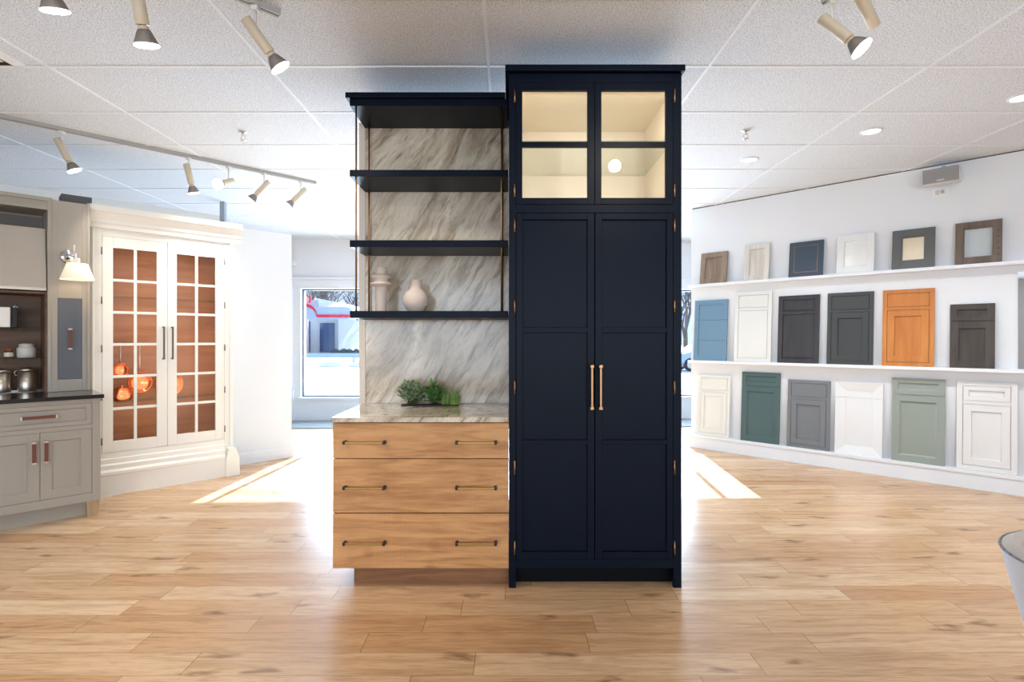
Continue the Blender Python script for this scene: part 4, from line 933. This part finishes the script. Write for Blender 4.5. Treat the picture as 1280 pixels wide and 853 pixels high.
# ------------------------------------------------------------------ tub chair at lower right
ch = thing('tub_chair', 'light grey fabric tub chair cut off by the lower right corner', 'chair', (1.885, 1.62, 0))
fab_o = paint('pale_grey_wool', (226, 228, 232), 0.95, 0.8, 260); fab_i = paint('greige_wool', (190, 180, 170), 0.95, 0.8, 260)
def shell(rt, rb, z0, z1, a0, a1, th, seg=56, drop=0.12):
    out = MB(); inn = MB(); rows = 14
    def ring(rad_t, rad_b, v, i, push):
        a = a0+(a1-a0)*i/seg; e = abs((i/seg)*2-1); top = z1-drop*(e**3); z = z0+(top-z0)*v; rr = rad_b+(rad_t-rad_b)*v+push
        return Vector((rr*math.cos(a), rr*math.sin(a)*0.95, z))
    for m, push in ((out, 0), (inn, -th)):
        g_ = [[m.bm.verts.new(ring(rt, rb, j/rows, i, push if j < rows else push*0.82 if push else -0.008)) for j in range(rows+1)] for i in range(seg+1)]
        for i in range(seg):
            for j in range(rows):
                f = m.bm.faces.new((g_[i][j], g_[i+1][j], g_[i+1][j+1], g_[i][j+1])); f.smooth = True
        if push:   # rim
            for i in range(seg):
                pts = []
                for ii in (i, i+1):
                    a = ring(rt, rb, 1, ii, -0.008); b2 = ring(rt, rb, 1, ii, push*0.82); pts.append((a, (a+b2)/2+Vector((0, 0, 0.014)), b2))
                for q in range(2): f = m.bm.faces.new([m.bm.verts.new(x) for x in (pts[0][q], pts[1][q], pts[1][q+1], pts[0][q+1])]); f.smooth = True
    return out, inn
out, inn = shell(0.325, 0.222, 0.20, 0.625, math.radians(-60), math.radians(300), 0.07, drop=0.0)
out.build('outer_shell', fab_o, ch); inn.build('inner_lining', fab_i, ch)
MB().path([Vector((0.322*math.cos(a_*PI/24), 0.306*math.sin(a_*PI/24), 0.622)) for a_ in range(49)], 0.004).build('piping_seam', paint('grey_piping', (128, 130, 134), 0.9), ch)
MB().lathe([(0.001, 0.20), (0.205, 0.20), (0.24, 0.22), (0.235, 0.40), (0.21, 0.43), (0.001, 0.44)], 48).build('seat', fab_i, ch)
MB().lathe([(0.001, 0.0), (0.21, 0.0), (0.21, 0.012), (0.03, 0.02), (0.025, 0.2), (0.001, 0.2)], 40).build('pedestal', 'black', ch)

# ------------------------------------------------------------------ outside
GZ = -0.35
struct(MB().box(-90, 90, 9.2, 140, GZ-0.2, GZ).build('ground', 'snow'))
struct(MB().box(-60, 60, 36.0, 46, GZ-0.1, GZ+0.02).build('road', paint('wet_road', (170, 182, 196), 0.5)))
sb = MB()
for i in range(26):
    x = -34+i*2.6+random.uniform(-0.6, 0.6); w_ = random.uniform(0.8, 1.3)
    sb.lathe([(w_, 0), (w_*0.8, 0.18), (w_*0.4, 0.34), (0.05, 0.4)], 12, Matrix.Translation((x, 32.4+random.uniform(-0.3, 0.3), GZ)))
tag(sb.build('snow_bank', 'snow'), 'low ploughed snow bank along the road outside', 'snow', kind='stuff')
gr_ = thing('guardrail', 'grey roadside guardrail outside the far window', 'guardrail', (0, 35, GZ))
MB().prism([(0, 0.42), (-0.05, 0.5), (0.0, 0.57), (-0.05, 0.64), (0, 0.74), (0.04, 0.74), (0.04, 0.42)], 'x', -40, 40).build('rail', 'galv', gr_)
for i in range(20): MB().box(-38+i*4-0.07, -38+i*4+0.07, 0.04, 0.2, 0, 0.7).build('post', 'galv', gr_)
# shop with red roof line
BD = 60.0
def bx(x): return (x-CX)*BD/F
def bz(y): return CAMZ+(CY-y)*BD/F
sh = thing('shop_building', 'low pale shop with red striped canopy and snowy roof across the road', 'building', (0, BD, 0))
MB().box(bx(340), bx(423), 0, 9, GZ, bz(398)).build('wall', 'concrete', sh)
MB().box(bx(400), bx(418.5), -0.1, 0.0, GZ+0.2, bz(404)).build('shop_window', 'darkglass', sh)
MB().box(bx(381), bx(388), -0.1, 0.0, GZ+0.2, bz(402)).build('shop_window', 'darkglass', sh)
MB().box(bx(390), bx(395), -2.6, -2.2, GZ, bz(396)).build('column', paint('pinkish_column', (206, 180, 176), 0.8), sh)
# fascia with arch, white with red stripe
def bxf(x): return (x-CX)*(BD-3)/F
def bzf(y): return CAMZ+(CY-y)*(BD-3)/F
def archz(x):
    if x <= 381: return 381.5
    if x < 396: t_ = (x-381)/15; return 381.5+13.5*(1-math.sqrt(max(0, 1-t_*t_)))
    return 395.0
xs = [340, 360, 375, 381, 384, 387, 390, 392, 394, 395.3, 396, 405, 420, 437]
wf = MB(); rs = MB()
for a, b in zip(xs, xs[1:]):
    za, zb_ = bzf(archz(a)), bzf(archz(b))
    lo = bzf(399)
    wf.hexa([(bxf(a),-3,lo),(bxf(b),-3,lo),(bxf(b),-2.4,lo),(bxf(a),-2.4,lo),(bxf(a),-3,bzf(384) if a >= 396 else bzf(374+ (a-381)*0.6 if a > 381 else 374)),(bxf(b),-3,bzf(384) if b >= 396 else bzf(374+(b-381)*0.6 if b > 381 else 374)),(bxf(b),-2.4,bzf(385) if b >= 396 else bzf(375)),(bxf(a),-2.4,bzf(385) if a >= 396 else bzf(375))])
    rs.hexa([(bxf(a),-3.1,za-0.17),(bxf(b),-3.1,zb_-0.17),(bxf(b),-2.99,zb_-0.17),(bxf(a),-2.99,za-0.17),(bxf(a),-3.1,za+0.12),(bxf(b),-3.1,zb_+0.12),(bxf(b),-2.99,zb_+0.12),(bxf(a),-2.99,za+0.12)])
wf.build('fascia', paint('fascia_white', (164, 174, 190), 0.7), sh); rs.build('red_stripe', 'red', sh)
MB().hexa([(bxf(388),-3,bzf(385)),(bxf(438),-3,bzf(386)),(bxf(438),9,bzf(386)),(bxf(388),9,bzf(385)),(bxf(389),-2,bzf(371.5)),(bxf(412),-1,bzf(376)),(bxf(414),6,bzf(376)),(bxf(390),6,bzf(371.5))]).build('snowy_roof', 'snow', sh)
sg = MB().box(bxf(382.5), bxf(390), -3.4, -3.15, bzf(378.5), bzf(371)).build('sign_box', 'red', sh)
# white numeral-like mark on the red sign
m = MB(); cx_ = bxf(386.3); 
for (x0, x1, z0, z1) in ((-0.18, 0.12, 0.16, 0.24), (-0.12, 0.12, -0.04, 0.04), (-0.18, 0.12, -0.24, -0.16), (0.04, 0.12, -0.24, 0.24)): m.box(cx_+x0, cx_+x1, -3.45, -3.4, bzf(374.9)+z0, bzf(374.9)+z1)
m.build('sign_mark', 'trimw', sg)
# trees
def tree(x, y, h, label, seed):
    rnd = random.Random(seed); m = MB()
    def br(p, d, l, r, lv):
        q = p+d*l; m.tube(p, q, r, r*0.66, seg=5)
        if lv == 0: return
        for i in range(rnd.choice((2, 3, 3))):
            nd_ = (d+Vector((rnd.uniform(-1, 1), rnd.uniform(-1, 1), rnd.uniform(-0.25, 0.6)))*0.75).normalized(); br(q if i else p.lerp(q, 0.7), nd_, l*rnd.uniform(0.62, 0.84), r*0.62, lv-1)
    br(Vector((0, 0, 0)), Vector((0, 0, 1)), h*0.25, h*0.022, 7)
    tag(m.build('bare_tree', 'bark', loc=(x, y, GZ)), label, 'tree', 'bare winter trees across the road')
for i, (pxx, D, h, lb) in enumerate(((386, 74, 13, 'bare winter tree behind the red sign of the shop'), (402, 98, 17, 'bare winter tree rising behind the shop between two others'), (418, 124, 21, 'bare winter tree behind the snowy roof, second from the left'), (450, 76, 12, 'bare winter tree right of the shop, beside the marble edge'), (857, 38, 9, 'bare winter tree outside, right of the navy cabinet'))):
    tree((pxx-CX)*D/F, D, h, lb, 20+i)
m = MB()
for i in range(16):
    x = bx(424)+i*0.75; m.lathe([(0.5, 0), (0.55, 0.25), (0.35, 0.5), (0.05, 0.62)], 9, Matrix.Translation((x, 59+random.uniform(-0.5, 0.5), GZ)))
tag(m.build('hedge', leafmat('hedge_dark', (40, 56, 62), (70, 84, 84))), 'low dark hedge in the snow beside the shop', 'hedge', kind='stuff')
# parked car seen in the sliver right of the navy cabinet
car = thing('parked_car', 'pale blue car parked in the snow, seen right of the navy cabinet', 'car', (10.6, 28.5, GZ), PI*0.0)
prof = [(-2.1, 0.35), (-2.15, 0.62), (-2.0, 0.85), (-1.45, 0.95), (-0.85, 1.38), (0.75, 1.42), (1.45, 1.0), (2.05, 0.92), (2.15, 0.6), (2.1, 0.35)]
MB().prism(prof, 'y', -0.85, 0.85).build('body', 'carblue', car, bevel=0.06)
MB().prism([(-1.3, 0.98), (-0.8, 1.32), (0.68, 1.35), (1.25, 1.02)], 'y', -0.865, 0.865).build('side_windows', 'darkglass', car)
for x in (-1.35, 1.35):
    for y in (-0.8, 0.8):
        wv = MB().lathe([(0.12, -0.1), (0.32, -0.11), (0.34, -0.08), (0.34, 0.08), (0.32, 0.11), (0.12, 0.1)], 28, Matrix.Translation((x, y, 0.34)) @ Matrix.Rotation(PI/2, 4, 'X')).build('wheel', 'rubber', car)
        MB().lathe([(0.2, -0.115), (0.2, 0.115)], 20, Matrix.Translation((x, y, 0.34)) @ Matrix.Rotation(PI/2, 4, 'X')).build('hubcap', 'steel', wv)
